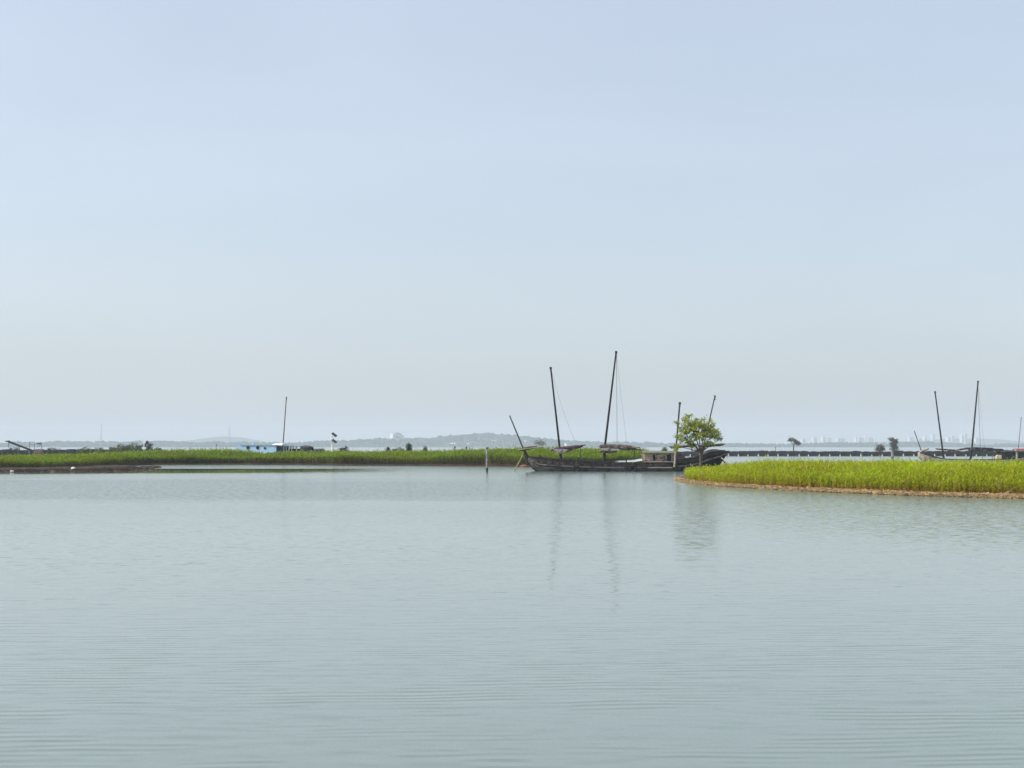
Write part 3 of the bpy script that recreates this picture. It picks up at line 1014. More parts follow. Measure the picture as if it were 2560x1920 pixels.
def furled_sail(root, a, b, r, mat, y=0.0, battens=4, droop=0.0, squash=0.75, seed=1):
    """a sail folded down on its boom, with battens showing"""
    rd = random.Random(seed)
    a, b = Vector((a[0], y, a[1])), Vector((b[0], y, b[1]))
    d = (b - a)
    u = d.normalized()
    n_ = 22
    rings = []
    for i in range(n_):
        t = i / (n_ - 1)
        c = a.lerp(b, t) - Vector((0, 0, droop * math.sin(t * math.pi)))
        env = r * (0.55 + 0.45 * math.sin(min(1, t * 3 + 0.15) * math.pi / 2)) * (1.0 - 0.35 * max(0, t - 0.8) / 0.2)
        ring = []
        for k in range(10):
            an = 2 * math.pi * k / 10
            rr = env * (1 + rd.uniform(-0.22, 0.22))
            ring.append(c + Vector((0, math.cos(an) * rr * 1.2, math.sin(an) * rr * squash)))
        rings.append(ring)
    mb = MB()
    mb.loft(rings, closed=True, smooth=True, caps=True)
    s = mb.build("furled_sail", mat, root)
    for k in range(battens):
        mb = MB()
        o1 = Vector((rd.uniform(-0.5, 0.1), rd.uniform(-1.15, 1.15) * r, rd.uniform(-0.8, 0.9) * r * squash))
        o2 = Vector((rd.uniform(-0.2, 0.5), rd.uniform(-1.15, 1.15) * r, rd.uniform(-0.8, 0.9) * r * squash))
        mb.tube([a + o1, a.lerp(b, 0.5) + (o1 + o2) / 2 - Vector((0, 0, droop)), b + o2], 0.065, 6)
        mb.build("batten", pale_wood if k % 2 == 0 else mast_grey, s)
    return s


def fold_sheet(root, pts, y0, y1, mat, name="sail_fold"):
    """a hanging fold of cloth: XZ outline with thickness and a few wrinkles"""
    mb = MB()
    mb.prism(pts, y0, y1)
    return mb.build(name, mat, root)


def plank_cabin(root, x0, x1, z0, z1, hw, wall_mat, nb, windows, roof_mat=moss_roof):
    mb = MB()
    mb.box(((x0 + x1) / 2, 0, (z0 + z1) / 2), (x1 - x0 - 0.10, hw * 2 - 0.10, z1 - z0 - 0.02))
    core = mb.build("cabin", dark_in, root)
    hb = (z1 - z0) / nb
    for sgn in (-1, 1):
        for i in range(nb):
            zc = z0 + hb * (i + 0.5)
            # boards stop at the window openings that cross them
            cuts = sorted((wx - ww / 2, wx + ww / 2) for wx, wz, ww, wh in windows if abs(wz - zc) < (wh + hb) / 2 - 0.02)
            xa = x0 + random.uniform(0, 0.03)
            for c0, c1 in cuts + [(x1, x1)]:
                if c0 - xa > 0.05:
                    mb = MB()
                    mb.box(((xa + c0) / 2, sgn * (hw - 0.02 + random.uniform(-0.008, 0.012)), zc), (c0 - xa, 0.05, hb - 0.025))
                    mb.build("board", wall_mat, core)
                xa = c1
        for wx, wz, ww, wh in windows:
            mb = MB()
            for dx, dz, sx, sz in ((-ww / 2, 0, 0.06, wh + 0.12), (ww / 2, 0, 0.06, wh + 0.12), (0, wh / 2, ww - 0.06, 0.06), (0, -wh / 2, ww - 0.06, 0.06)):
                mb.box((wx + dx, sgn * (hw + 0.02), wz + dz), (sx, 0.10, sz))
            mb.build("window_frame", tar_wood, core)
    for k, x in ((0, x0), (1, x1)):
        for j in range(6):
            y = -hw + hw * 2 * (j + 0.5) / 6
            mb = MB()
            mb.box((x + (0.0 if k else 0.0), y, (z0 + z1) / 2), (0.05, hw * 2 / 6 - 0.03, z1 - z0))
            mb.build("board", wall_mat, core)
    # roof
    rows = []
    mb = MB()
    for x in np.linspace(x0 - 0.25, x1 + 0.25, 7):
        wv = random.uniform(-0.02, 0.02)
        rows.append([(x, -hw - 0.28, z1 + 0.02 + wv), (x, -hw * 0.5, z1 + 0.20 + wv), (x, 0, z1 + 0.26 + wv), (x, hw * 0.5, z1 + 0.20 + wv), (x, hw + 0.28, z1 + 0.02 + wv),
                     (x, hw + 0.28, z1 - 0.09 + wv), (x, 0, z1 + 0.10 + wv), (x, -hw - 0.28, z1 - 0.09 + wv)])
    mb.loft(rows, closed=True, smooth=False, caps=True)
    mb.build("roof", roof_mat, root)
    return core


def tyre(name, label, loc, r=0.42, w=0.2, tilt=0.0, group=None):
    root = empty(name, loc)
    root.rotation_euler = (0, tilt, 0)
    mb = MB()
    rings = []
    for i in range(20):
        a = 2 * math.pi * i / 20
        ring = []
        for k in range(8):
            b_ = 2 * math.pi * k / 8
            rr = r - w * 0.45 + math.cos(b_) * w * 0.5
            ring.append((math.cos(a) * rr, math.sin(b_) * w * 0.5, math.sin(a) * rr))
        rings.append(ring)
    rings.append(rings[0])
    mb.loft(rings, closed=True, smooth=True)
    mb.build("tread", rubber, root)
    mb = MB()
    mb.tube([(0, 0, r - 0.03), (0.02, 0.06, r + 0.5)], 0.02, 5)
    mb.build("hanging_rope", rope_m, root)
    tag(root, label, "tyre", group)
    return root


random.seed(5)
# ---- the dark sailing boat in the middle
BD = 225.0
C = Conv(1560, 1178, BD / 3942.0)
BX = gx(1560, BD)
boat = empty("sailing_boat", (BX, BD, 0))
sheer = [(C(p), C(0, q)[1]) for p, q in ((1320, 1141), (1350, 1144.5), (1400, 1149.5), (1480, 1154.5), (1550, 1156), (1610, 1156), (1660, 1154), (1690, 1150.5), (1715, 1147), (1745, 1141.5), (1765, 1132), (1800, 1127), (1809, 1126))]
keel = [(C(1320), 1.25), (C(1325), 0.75), (C(1336), 0.0), (C(1352), -0.40), (C(1400), -0.5), (C(1720), -0.5), (C(1750), -0.1), (C(1775), 0.45), (C(1797), 1.0), (C(1809), 1.9)]
beam = [(C(1320), 0.85), (C(1336), 1.35), (C(1380), 2.1), (C(1450), 2.5), (C(1600), 2.6), (C(1700), 2.4), (C(1760), 2.0), (C(1809), 1.45)]
BOW_M = [tar_wood, worn_wood, worn_wood, tar_wood, brown_wood, grey_wood]
MID_M = [tar_wood, worn_wood, worn_wood, tar_wood, brown_wood, brown_wood]
AFT_M = [tar_wood, tar_wood, tar_wood, tar_wood, tar_wood, grey_wood]
sec = hull(boat, (C(1320), C(1809)), sheer, keel, beam, BOW_M, butts=((C(1480), MID_M), (C(1606), MID_M), (C(1688), AFT_M)), wale_at=0.60, wale_mat=rail_wood)
# stem post and bow pole
mb = MB()
mb.tube([(C(1322), 0, 0.9), (C(1318), 0, 1.9), (C(1311), 0, 3.0)], [0.34, 0.27, 0.18], 8)
mb.build("stem_post", tar_wood, boat)


def xz(c, p, q, y=0.0):
    a, b = c(p, q)
    return (a, y, b)


mast(boat, [xz(C, 1313, 1132), xz(C, 1308, 1121), xz(C, 1274, 1039)], 0.14, 0.085, mast_grey, cap=False)
m2 = mast(boat, [xz(C, 1404, 1156), xz(C, 1399, 1118), xz(C, 1377, 919)], 0.20, 0.11, mast_wood)
m3 = mast(boat, [xz(C, 1510, 1158), xz(C, 1512, 1118), xz(C, 1541, 879)], 0.23, 0.11, mast_wood)
m4 = mast(boat, [xz(C, 1688, 1150), xz(C, 1690, 1120), xz(C, 1700, 1007)], 0.13, 0.12, mast_grey)
m5 = mast(boat, [xz(C, 1754, 1140), xz(C, 1758, 1118), xz(C, 1788, 990)], 0.12, 0.085, mast_grey)
rope(boat, xz(C, 1542, 884, 0.1), xz(C, 1543, 1118, 0.2), 0, 0.030)
rope(boat, xz(C, 1542, 888, -0.1), xz(C, 1567, 1112, -0.3), 0.3, 0.016)
rope(boat, xz(C, 1378, 924), xz(C, 1442, 1112), 0.8, 0.016)
furled_sail(boat, C(1302, 1125), C(1337, 1117), 0.25, sail_dark, 0, 3, 0, 0.9, 3)
furled_sail(boat, C(1379, 1123.5), C(1457, 1115), 0.30, sail_dark, 0, 5, 0.02, 0.8, 4)
fold_sheet(boat, [C(1381, 1122), C(1408, 1122.5), C(1421, 1124), C(1413, 1130), C(1404, 1134.5), C(1391, 1134)], -0.75, -0.30, sail_pale)
fold_sheet(boat, [C(1408, 1125.5), C(1446, 1118), C(1450, 1120), C(1424, 1127.5), C(1408, 1133), C(1399, 1136), C(1400, 1133)], -0.28, 0.24, sail_dark, "lower_boom")
furled_sail(boat, C(1499, 1117), C(1590, 1120.5), 0.50, sail_dark, 0, 5, -0.05, 0.75, 6)
fold_sheet(boat, [C(1499, 1120), C(1546, 1122), C(1548, 1125.5), C(1520, 1127), C(1502, 1124.5)], -0.95, -0.35, sail_pale)
fold_sheet(boat, [C(1499, 1127.5), C(1540, 1128), C(1546, 1131), C(1520, 1133), C(1497, 1131.5)], -0.80, 0.45, sail_dark, "lower_boom")
fold_sheet(boat, [C(1500, 1125.8), C(1540, 1126.4), C(1543, 1127.8), C(1500, 1127.2)], -0.85, 0.35, sail_pale, "boom")
fold_sheet(boat, [C(1580, 1121), C(1606, 1124), C(1606, 1126), C(1582, 1125)], -0.2, 0.1, mast_grey, "boom_end")
furled_sail(boat, C(1676, 1119), C(1738, 1112.5), 0.20, sail_dark, 0, 4, 0.03, 0.85, 8)
furled_sail(boat, C(1754, 1116), C(1809, 1111.5), 0.20, sail_dark, 0, 4, 0.0, 0.85, 9)
# crutches that carry the lowered booms
for p, q0, q1 in ((1452, 1117, 1156), (1586, 1123, 1156), (1730, 1114, 1146)):
    mb = MB()
    mb.tube([xz(C, p, q1, 0.5), xz(C, p, q0, 0.02)], 0.055, 6)
    mb.tube([xz(C, p, q1, -0.5), xz(C, p, q0, -0.02)], 0.055, 6)
    mb.build("boom_crutch", mast_grey, boat)
# cabin
cz0, cz1 = 0.95, C(0, 1131.5)[1]
plank_cabin(boat, C(1608), C(1683), cz0, cz1, 2.25, cabin_wood, 6, [(C(1631.5), C(0, 1143.5)[1], 0.24, 0.62), (C(1668.5), C(0, 1142.5)[1], 0.52, 0.55)])
mb = MB()
mb.box(((C(1606) + C(1684)) / 2, -2.62, C(0, 1154)[1]), (C(1684) - C(1606), 0.34, 0.10))
mb.build("side_ledge", pale_wood, boat)
mb = MB()
mb.box(((C(1616) + C(1676)) / 2, -2.80, C(0, 1168.4)[1]), (C(1676) - C(1616), 0.10, 0.13))
mb.build("rubbing_strip", pale_wood, boat)
mb = MB()
mb.prism([C(1684.6, 1127), C(1697, 1129), C(1704, 1136), C(1713, 1147), C(1684.6, 1150)], -1.9, 1.6)
mb.build("net_heap", sail_dark, boat)
# hatch coamings, bollards and timber heads on deck
for p, w_, h_ in ((1437, 1.9, 0.5), (1473, 1.6, 0.55), (1551, 2.0, 0.45)):
    mb = MB()
    mb.box((C(p), 0, C(0, 1156)[1] + h_ / 2 - 0.36), (w_, 2.4, h_))
    mb.box((C(p), 0, C(0, 1156)[1] + h_ - 0.33), (w_ + 0.15, 2.6, 0.07))
    mb.build("hatch", grey_wood, boat)
for p in (1349, 1354, 1424, 1490, 1522, 1562):
    x_ = C(p)
    w_, z_ = sec(x_, 1.0)
    mb = MB()
    mb.tube([(x_, -w_ + 0.05, z_ - 0.3), (x_ + random.uniform(-0.06, 0.06), -w_ + 0.05, z_ + random.uniform(0.22, 0.42))], [0.10, 0.08], 7)
    mb.build("timber_head", tar_wood, boat)
# frames standing against the inside of the bulwark
for i in range(15):
    x_ = C(1345 + i * 17.2)
    w_, z_ = sec(x_, 1.0)
    for sg in (-1, 1):
        mb = MB()
        mb.box((x_, sg * (w_ + 0.035), z_ - 0.34), (0.13, 0.10, 0.62))
        mb.build("stanchion", grey_wood if i % 2 else tar_wood, boat)
# covered stern
mb = MB()
rows = []
for i, p in enumerate(np.linspace(1757, 1806, 8)):
    x_ = C(p)
    hh = C(0, [1130, 1126.5, 1124, 1123, 1122.6, 1123, 1124, 1126.5][i])[1]
    w_ = lerp_table(x_, beam) * 0.95
    zb = lerp_table(x_, sheer) - 0.15
    rows.append([(x_, math.cos(a) * w_, zb + max(0.15, hh - zb) * math.sin(a)) for a in np.linspace(0, math.pi, 11)])
mb.loft(rows, smooth=True)
mb.add(rows[0], [tuple(range(11))])
mb.add(rows[-1], [tuple(range(11))])
mb.build("stern_canopy", canopy_m, boat)
mb = MB()
mb.bar(xz(C, 1796, 1134), xz(C, 1824, 1128.5), 0.22, 0.26)
mb.build("tiller", grey_wood, boat)
mb = MB()
mb.prism([C(1800, 1133), C(1813, 1133), C(1811, 1140), C(1802, 1160), C(1790, 1172), C(1786, 1170), C(1797, 1152)], -0.08, 0.08)
mb.build("rudder", tar_wood, boat)
tag(boat, "long dark wooden sailing boat with bare masts moored beside the small green tree", "boat")

tyre("tyre", "black tyre fender hanging on the dark boat's side right of its front mast", (BX + C(1438), BD - 2.75, C(0, 1170)[1]), 0.52, 0.26, 0.0, "tyre fenders of the dark boat")
tyre("tyre", "black tyre fender hanging on the dark boat's side just left of its cabin", (BX + C(1578), BD - 2.82, C(0, 1170)[1]), 0.52, 0.26, 0.0, "tyre fenders of the dark boat")
mb = MB()
rows = []
for i, p in enumerate(np.linspace(1537, 1603, 12)):
    z_ = C(0, np.interp(p, [1537, 1560, 1585, 1603], [1155.2, 1153.5, 1151.5, 1149.5]))[1] + random.uniform(-0.03, 0.03)
    rows.append([(C(p), -2.30, z_ - 0.12), (C(p), -1.6, z_ + 0.02), (C(p), -0.4, z_ + 0.12 + random.uniform(-0.05, 0.05)), (C(p), 0.9, z_ + 0.16), (C(p), 0.9, z_ + 0.12), (C(p), -0.4, z_ + 0.05), (C(p), -1.6, z_ - 0.03), (C(p), -2.30, z_ - 0.17)])
mb.loft(rows, closed=True, smooth=True, caps=True)
tarp = mb.build("tarpaulin", noise_mat("pale_green_tarpaulin", (0.32, 0.38, 0.34), (0.52, 0.57, 0.52), (0.8, 0.8, 0.8), 0.6, 0.3), None, (BX, BD, 0))
tag(tarp, "pale greenish tarpaulin spread on the dark boat's deck before the cabin", "tarpaulin")


def pole_thing(name, label, cat, a, b, r0, r1, mat, n=8, group=None):
    root = empty(name, a)
    a, b = Vector(a), Vector(b)
    mb = MB()
    mid = (b - a) * 0.5 + Vector((0.03, 0, 0.02))
    mb.tube([(0, 0, 0), mid, b - a], [r0, (r0 + r1) / 2, r1], n)
    mb.build("shaft", mat, root)
    mb = MB()
    u = (b - a).normalized()
    mb.tube([(b - a) - u * 0.12, (b - a) + u * 0.04], r1 * 1.25, n)
    mb.build("end_band", tar_wood, root)
    tag(root, label, cat, group)
    return root


pole_thing("wooden_pole", "pale pole standing upright against the dark boat's cabin end", "pole", (BX + C(1680.5), BD - 2.95, C(0, 1167)[1]), (BX + C(1684), BD - 2.7, C(0, 1121)[1]), 0.15, 0.12, pale_wood)
pole_thing("wooden_pole", "thin greenish pole slanting from the dark boat's bow down to the water", "pole", (BX + C(1281), BD + 0.4, -0.4), (BX + C(1309), BD, C(0, 1135)[1]), 0.085, 0.07, noise_mat("weedy_pole", (0.22, 0.24, 0.12), (0.36, 0.35, 0.20), (4, 4, 2), 0.8, 0.2))
pole_thing("mooring_pole", "dark mooring pole slanting from the dark boat's stern into the reeds", "pole", (BX + C(1832), BD - 4.0, -0.5), (BX + C(1799), BD - 1.0, C(0, 1146)[1]), 0.12, 0.10, tar_wood)
pole_thing("mooring_pole", "pale mooring pole slanting from the dark boat's stern, upper one of the pair", "pole", (BX + C(1845), BD - 5.0, -0.5), (BX + C(1798), BD - 1.6, C(0, 1143)[1]), 0.085, 0.08, pale_wood)

# ---- the second sailing boat, behind the right hand reeds
D2 = 377.0
C2 = Conv(2400, 1153, D2 / 3942.0)
B2X = gx(2400, D2)
boat2 = empty("sailing_boat", (B2X, D2, 0))
sheer2 = [(C2(p), C2(0, q)[1]) for p, q in ((2297, 1131), (2306, 1132), (2322, 1138), (2340, 1144), (2360, 1147.5), (2430, 1149), (2480, 1149), (2520, 1146), (2560, 1140), (2585, 1131))]
keel2 = [(C2(2297), 1.0), (C2(2303), 0.2), (C2(2312), -0.3), (C2(2330), -0.5), (C2(2540), -0.5), (C2(2570), 0.1), (C2(2585), 1.0)]
beam2 = [(C2(2297), 0.9), (C2(2310), 1.5), (C2(2350), 2.2), (C2(2420), 2.5), (C2(2520), 2.5), (C2(2585), 1.6)]
sec2 = hull(boat2, (C2(2297), C2(2585)), sheer2, keel2, beam2, [cream_paint, cream_paint, cream_paint, cream_paint, grey_wood], nst=30, strakes=5, wale_at=0.75)
mast(boat2, [xz(C2, 2306, 1134), xz(C2, 2302, 1124), xz(C2, 2286, 1077)], 0.15, 0.10, mast_grey, cap=False)
mast(boat2, [xz(C2, 2360, 1152), xz(C2, 2356, 1122), xz(C2, 2339, 979)], 0.27, 0.15, mast_wood)
mast(boat2, [xz(C2, 2425, 1153), xz(C2, 2430, 1118), xz(C2, 2447, 953)], 0.29, 0.16, mast_wood)
rope(boat2, xz(C2, 2447, 958, 0.2), xz(C2, 2452, 1119, 0.3), 0, 0.045)
rope(boat2, xz(C2, 2447, 958, -0.2), xz(C2, 2460, 1119, -0.3), 0.3, 0.02)
mb = MB()
mb.tube([xz(C2, 2298, 1133), xz(C2, 2306, 1127), xz(C2, 2318, 1123.5), xz(C2, 2322, 1121)], [0.32, 0.28, 0.22, 0.14], 8)
mb.build("curved_prow", pale_wood, boat2)
furled_sail(boat2, C2(2341, 1122.5), C2(2396, 1126.5), 0.26, sail_dark, 0, 4, 0, 0.8, 21)
furled_sail(boat2, C2(2392, 1125), C2(2428, 1120), 0.30, sail_dark, 0.3, 3, 0, 0.8, 22)
mb = MB()
mb.prism([C2(2424, 1120.5), C2(2434, 1118), C2(2478, 1119.5), C2(2480, 1121), C2(2479, 1128), C2(2446, 1128.5), C2(2424, 1126)], -1.5, 1.2)
mb.build("awning", canopy_m, boat2)
for p in (2428, 2452, 2476):
    mb = MB()
    mb.tube([xz(C2, p, 1152, -1.4), xz(C2, p, 1126, -1.4)], 0.06, 6)
    mb.build("awning_post", mast_grey, boat2)
fold_sheet(boat2, [C2(2477, 1121), C2(2502, 1122), C2(2510, 1127), C2(2505, 1129), C2(2480, 1127)], -1.3, 1.0, grey_wood, "awning_end")
plank_cabin(boat2, C2(2498), C2(2566), 0.4, C2(0, 1129)[1], 2.1, grey_wood, 6, [(C2(2514), C2(0, 1142)[1], 0.9, 1.2), (C2(2536), C2(0, 1142)[1], 0.9, 1.2)], canopy_m)
mb = MB()
mb.prism([C2(2484, 1153), C2(2483, 1143), C2(2488, 1137), C2(2496, 1137.5), C2(2497, 1153)], -2.2, -0.4)
mb.build("cabin_front", noise_mat("cream_board", (0.62, 0.50, 0.33), (0.80, 0.70, 0.52), (2, 2, 2), 0.7, 0.2, c3=(0.42, 0.30, 0.18), spots=2.2), boat2)
tag(boat2, "cream bowed sailing boat with two tall masts half hidden behind the right hand reeds", "boat")

# ---- smaller cabin boats
blue_m = noise_mat("pale_blue_paint", (0.34, 0.54, 0.76), (0.45, 0.65, 0.86), (0.5, 0.5, 0.9), 0.55, 0.15, c3=(0.52, 0.70, 0.84), spots=0.5)
navy_m = noise_mat("dark_blue_paint", (0.018, 0.045, 0.075), (0.04, 0.085, 0.13), (1, 1, 1), 0.6, 0.1)
white_m = noise_mat("white_paint", (0.74, 0.76, 0.78), (0.86, 0.87, 0.88), (1, 1, 1), 0.5, 0.1)
greyb_m = noise_mat("grey_blue_frame", (0.22, 0.29, 0.34), (0.32, 0.40, 0.45), (1, 1, 1), 0.6, 0.1)
green_m = noise_mat("pale_green_boot_top", (0.30, 0.44, 0.36), (0.42, 0.55, 0.46), (1, 1, 1), 0.6, 0.1)

D3 = 342.0
C3 = Conv(690, 1156.8, D3 / 3942.0)
B3X = gx(690, D3)
boat3 = empty("cabin_boat", (B3X, D3, 0), R(-7))
hull(boat3, (C3(590), C3(786)), [(C3(590), 1.9), (C3(620), 1.75), (C3(740), 1.7), (C3(786), 2.6)], [(C3(590), 0.3), (C3(600), -0.3), (C3(750), -0.4), (C3(786), 0.5)], [(C3(590), 1.5), (C3(620), 2.3), (C3(740), 2.3), (C3(786), 1.3)], [green_m, green_m, blue_m, blue_m], nst=24, strakes=4)
ztop = C3(0, 1114.2)[1]
mb = MB()
mb.box(((C3(597) + C3(697)) / 2, 0.1, (1.5 + ztop) / 2), (C3(697) - C3(597), 4.2, ztop - 1.5))
cab = mb.build("cabin", blue_m, boat3)
mb = MB()
mb.box(((C3(606) + C3(690)) / 2, 0.1, ztop + 0.075), (C3(690) - C3(606), 4.5, 0.15))
mb.build("roof", greyb_m, boat3)
mb = MB()
mb.box((C3(634), -0.9, ztop + 0.3), (0.55, 0.6, 0.42))
mb.build("roof_hatch", blue_m, boat3)
for p, q, r_ in ((625, 1119.5, 0.36), (650, 1119.5, 0.37), (668.5, 1120.5, 0.25)):
    mb = MB()
    c_ = xz(C3, p, q, -2.0)
    mb.tube([(c_[0], -2.02, c_[2]), (c_[0], -1.8, c_[2])], r_, 16)
    w_ = mb.build("porthole", dark_in, cab)
    mb = MB()
    rings = []
    for i in range(17):
        a = 2 * math.pi * i / 16
        rings.append([(c_[0] + math.cos(a) * (r_ + s_), -2.0 - t_, c_[2] + math.sin(a) * (r_ + s_)) for s_, t_ in ((0, 0.0), (0, 0.06), (0.07, 0.06), (0.07, 0.0))])
    mb.loft(rings, closed=True, smooth=False)
    mb.build("porthole_rim", greyb_m, cab)
mb = MB()
mb.box(((C3(697.4) + C3(714)) / 2, 0.1, (1.5 + ztop - 0.1) / 2), (C3(714) - C3(697.4), 3.9, ztop - 1.6))
wh = mb.build("wheelhouse", navy_m, boat3)
mb = MB()
mb.box((C3(706), -1.88, C3(0, 1122)[1]), (0.9, 0.06, 0.7))
mb.build("window", dark_in, wh)
mb = MB()
zr_ = C3(0, 1113)[1]
mb.loft([[(x_, -2.3, zr_), (x_, -2.2, zr_ + 0.22), (x_, 0, zr_ + 0.40), (x_, 2.2, zr_ + 0.22), (x_, 2.3, zr_), (x_, 0, zr_ + 0.1)] for x_ in (C3(688), C3(690), C3(711), C3(713))], closed=True, smooth=False, caps=True)
mb.build("wheelhouse_roof", white_m, boat3)
for p in (716, 722, 729, 736, 748):
    mb = MB()
    for sg in (-1, 1):
        mb.box((C3(p), sg * 1.8, (1.5 + ztop) / 2), (0.18, 0.12, ztop - 1.6))
    mb.build("awning_post", greyb_m, boat3)
mb = MB()
mb.prism([C3(714.5, 1112.5), C3(735, 1113.5), C3(756, 1115), C3(756, 1116.6), C3(735, 1115.2), C3(714.5, 1114.4)], -2.0, 2.0)
mb.build("awning", greyb_m, boat3)
mb = MB()
mb.box((C3(735), 0.4, 2.2), (2.8, 2.6, 1.7))
mb.build("engine_box", dark_in, boat3)
mb = MB()
rows = []
for p, q, w_ in ((754, 1121, 1.5), (758, 1114.5, 1.9), (766, 1113, 2.0), (775, 1114, 1.9), (782, 1116, 1.7), (784, 1120, 1.4)):
    zt = C3(0, q)[1]
    rows.append([(C3(p), math.cos(a) * w_, 2.2 + max(0.2, zt - 2.2) * math.sin(a) ** 0.5) for a in np.linspace(0, math.pi, 9)])
mb.loft(rows, smooth=True)
mb.build("stern_canopy", canopy_m, boat3)
mast(boat3, [xz(C3, 707, 1128), xz(C3, 708, 1112), xz(C3, 716, 993)], 0.16, 0.10, noise_mat("brown_mast", (0.09, 0.06, 0.05), (0.16, 0.11, 0.09), (5, 5, 1), 0.7, 0.2))
tag(boat3, "pale blue cabin boat with round portholes and one mast behind the reeds", "boat")

D4 = 727.0
C4 = Conv(2560, 1135.2, D4 / 3942.0)
boat4 = empty("cabin_boat", (gx(2560, D4), D4, 0))
red_m = noise_mat("faded_red_roof", (0.34, 0.13, 0.11), (0.46, 0.21, 0.18), (1, 1, 1), 0.8, 0.2)
hull(boat4, (C4(2515), C4(2610)), [(C4(2515), 1.9), (C4(2540), 1.2), (C4(2590), 1.2), (C4(2610), 1.9)], [(C4(2515), 0.7), (C4(2525), -0.3), (C4(2600), -0.3), (C4(2610), 0.7)], [(C4(2515), 0.9), (C4(2540), 2.2), (C4(2590), 2.2), (C4(2610), 1.2)], [grey_wood, tar_wood], nst=16, strakes=3)
mb = MB()
mb.box((C4(2565), 0, 1.4), (9.5, 3.6, 1.6))
mb.build("cabin", grey_wood, boat4)
mb = MB()
for sg in (-1, 1):
    mb.add([(C4(2529), sg * 2.3, 1.5), (C4(2601), sg * 2.3, 1.5), (C4(2596), 0, 2.75), (C4(2538), 0, 2.75), (C4(2529), sg * 2.3, 1.4), (C4(2601), sg * 2.3, 1.4), (C4(2596), 0, 2.6), (C4(2538), 0, 2.6)],
           [(0, 1, 2, 3), (4, 7, 6, 5), (0, 4, 5, 1), (1, 5, 6, 2), (2, 6, 7, 3), (3, 7, 4, 0)])
mb.build("roof", red_m, boat4)
mast(boat4, [xz(C4, 2545, 1132), xz(C4, 2546, 1120), xz(C4, 2554, 1043)], 0.22, 0.13, mast_grey)
rope(boat4, xz(C4, 2554, 1046), xz(C4, 2558, 1120), 0, 0.03)
tag(boat4, "distant boat with a faded red roof at the right edge of the picture", "boat")
# ------------------------------------------------------------------ net barriers on piles
net_m = noise_mat("black_nets_and_deck_shade", (0.005, 0.007, 0.012), (0.020, 0.023, 0.030), (0.7, 0.7, 2.0), 0.9, 0.9, c3=(0.025, 0.032, 0.026), spots=0.8, dist=0.15)
post_m = noise_mat("stained_concrete", (0.16, 0.16, 0.155), (0.42, 0.42, 0.40), (5, 5, 1.2), 0.85, 0.2, c3=(0.10, 0.10, 0.09), spots=2.5)
pile_m = noise_mat("white_concrete", (0.32, 0.32, 0.31), (0.55, 0.55, 0.53), (2, 2, 2), 0.8, 0.2)
wet_m = noise_mat("wet_algae_band", (0.016, 0.018, 0.014), (0.045, 0.045, 0.034), (3, 3, 3), 0.6, 0.2)


def net_meshes(length, height, count, seed):
    rd = random.Random(seed)
    out = []
    for c in range(count):
        mb = MB()
        rows = []
        top = height * rd.uniform(0.88, 1.08)
        for i in range(9):
            t = i / 8
            x = (t - 0.5) * length * 1.10
            hh = top * (0.90 + 0.10 * math.sin(math.pi * min(1, max(0, t))) ** 0.5) + rd.uniform(-0.09, 0.09)
            w = rd.uniform(0.42, 0.6)
            rows.append([(x, -w, -0.3), (x, -w - rd.uniform(0, 0.12), hh * 0.35), (x, -w * 0.95, hh * 0.75), (x, -w * 0.4, hh), (x, w * 0.4, hh), (x, w, hh * 0.7), (x, w, -0.3)])  # nets reach the water; their dark lower part stands in for under-deck shadow
        mb.loft(rows, smooth=True)
        mb.add(rows[0], [tuple(range(7))])
        mb.add(rows[-1], [tuple(reversed(range(7)))])
        out.append(mb.mesh("net_and_shade_panel", net_m))
    return out


def pile_mesh():
    mb = MB()
    mb.tube([(0, 0, -1.0), (0, 0, 0.02), (0, 0, 0.30), (0, 0, 0.62), (0, 0, 0.85)], [0.33, 0.33, 0.24, 0.17, 0.10], 10)
    return mb.mesh("pile", pile_m)


PM = pile_mesh()


def barrier(label, pxs, d, height, seed):
    x0 = gx(pxs[0], d)
    root = empty("net_barrier", (x0, d, 0))
    L = np.mean(np.diff(pxs)) * d / 3942.0
    ms = net_meshes(L, height, 5, seed)
    rd = random.Random(seed)
    for a, b in zip(pxs, pxs[1:]):
        o = link_mesh("net_and_shade_panel", rd.choice(ms), root, ((gx(a, d) + gx(b, d)) / 2 - x0, 0, rd.uniform(-0.08, 0.05)))
        o.scale = ((b - a) / np.mean(np.diff(pxs)), 1, rd.uniform(0.94, 1.06))
        p = link_mesh("pile", PM, root, (gx(b, d) - x0, -0.85, 0))
        s_ = rd.uniform(0.8, 1.12)
        p.scale = (s_, s_, s_)
    tag(root, label, "barrier")
    return root


right_px = [1640, 1662, 1684, 1705, 1725, 1748, 1772, 1796, 1820.5, 1845, 1869, 1895, 1919, 1944, 1969, 1997, 2020, 2047, 2073, 2099, 2125, 2151, 2178, 2204, 2231, 2257, 2283, 2309, 2335, 2361, 2386, 2413, 2439, 2465, 2491, 2517, 2543, 2570, 2597]
barrier("long low black net barrier, under-deck shadow built in, on white piles crossing the open water at right", right_px, 581.0, 1.88, 3)
barrier("lumpy black net barrier behind the left reeds below the dark boom", list(np.arange(-160, 330, 27.0)), 470.0, 2.85, 4)

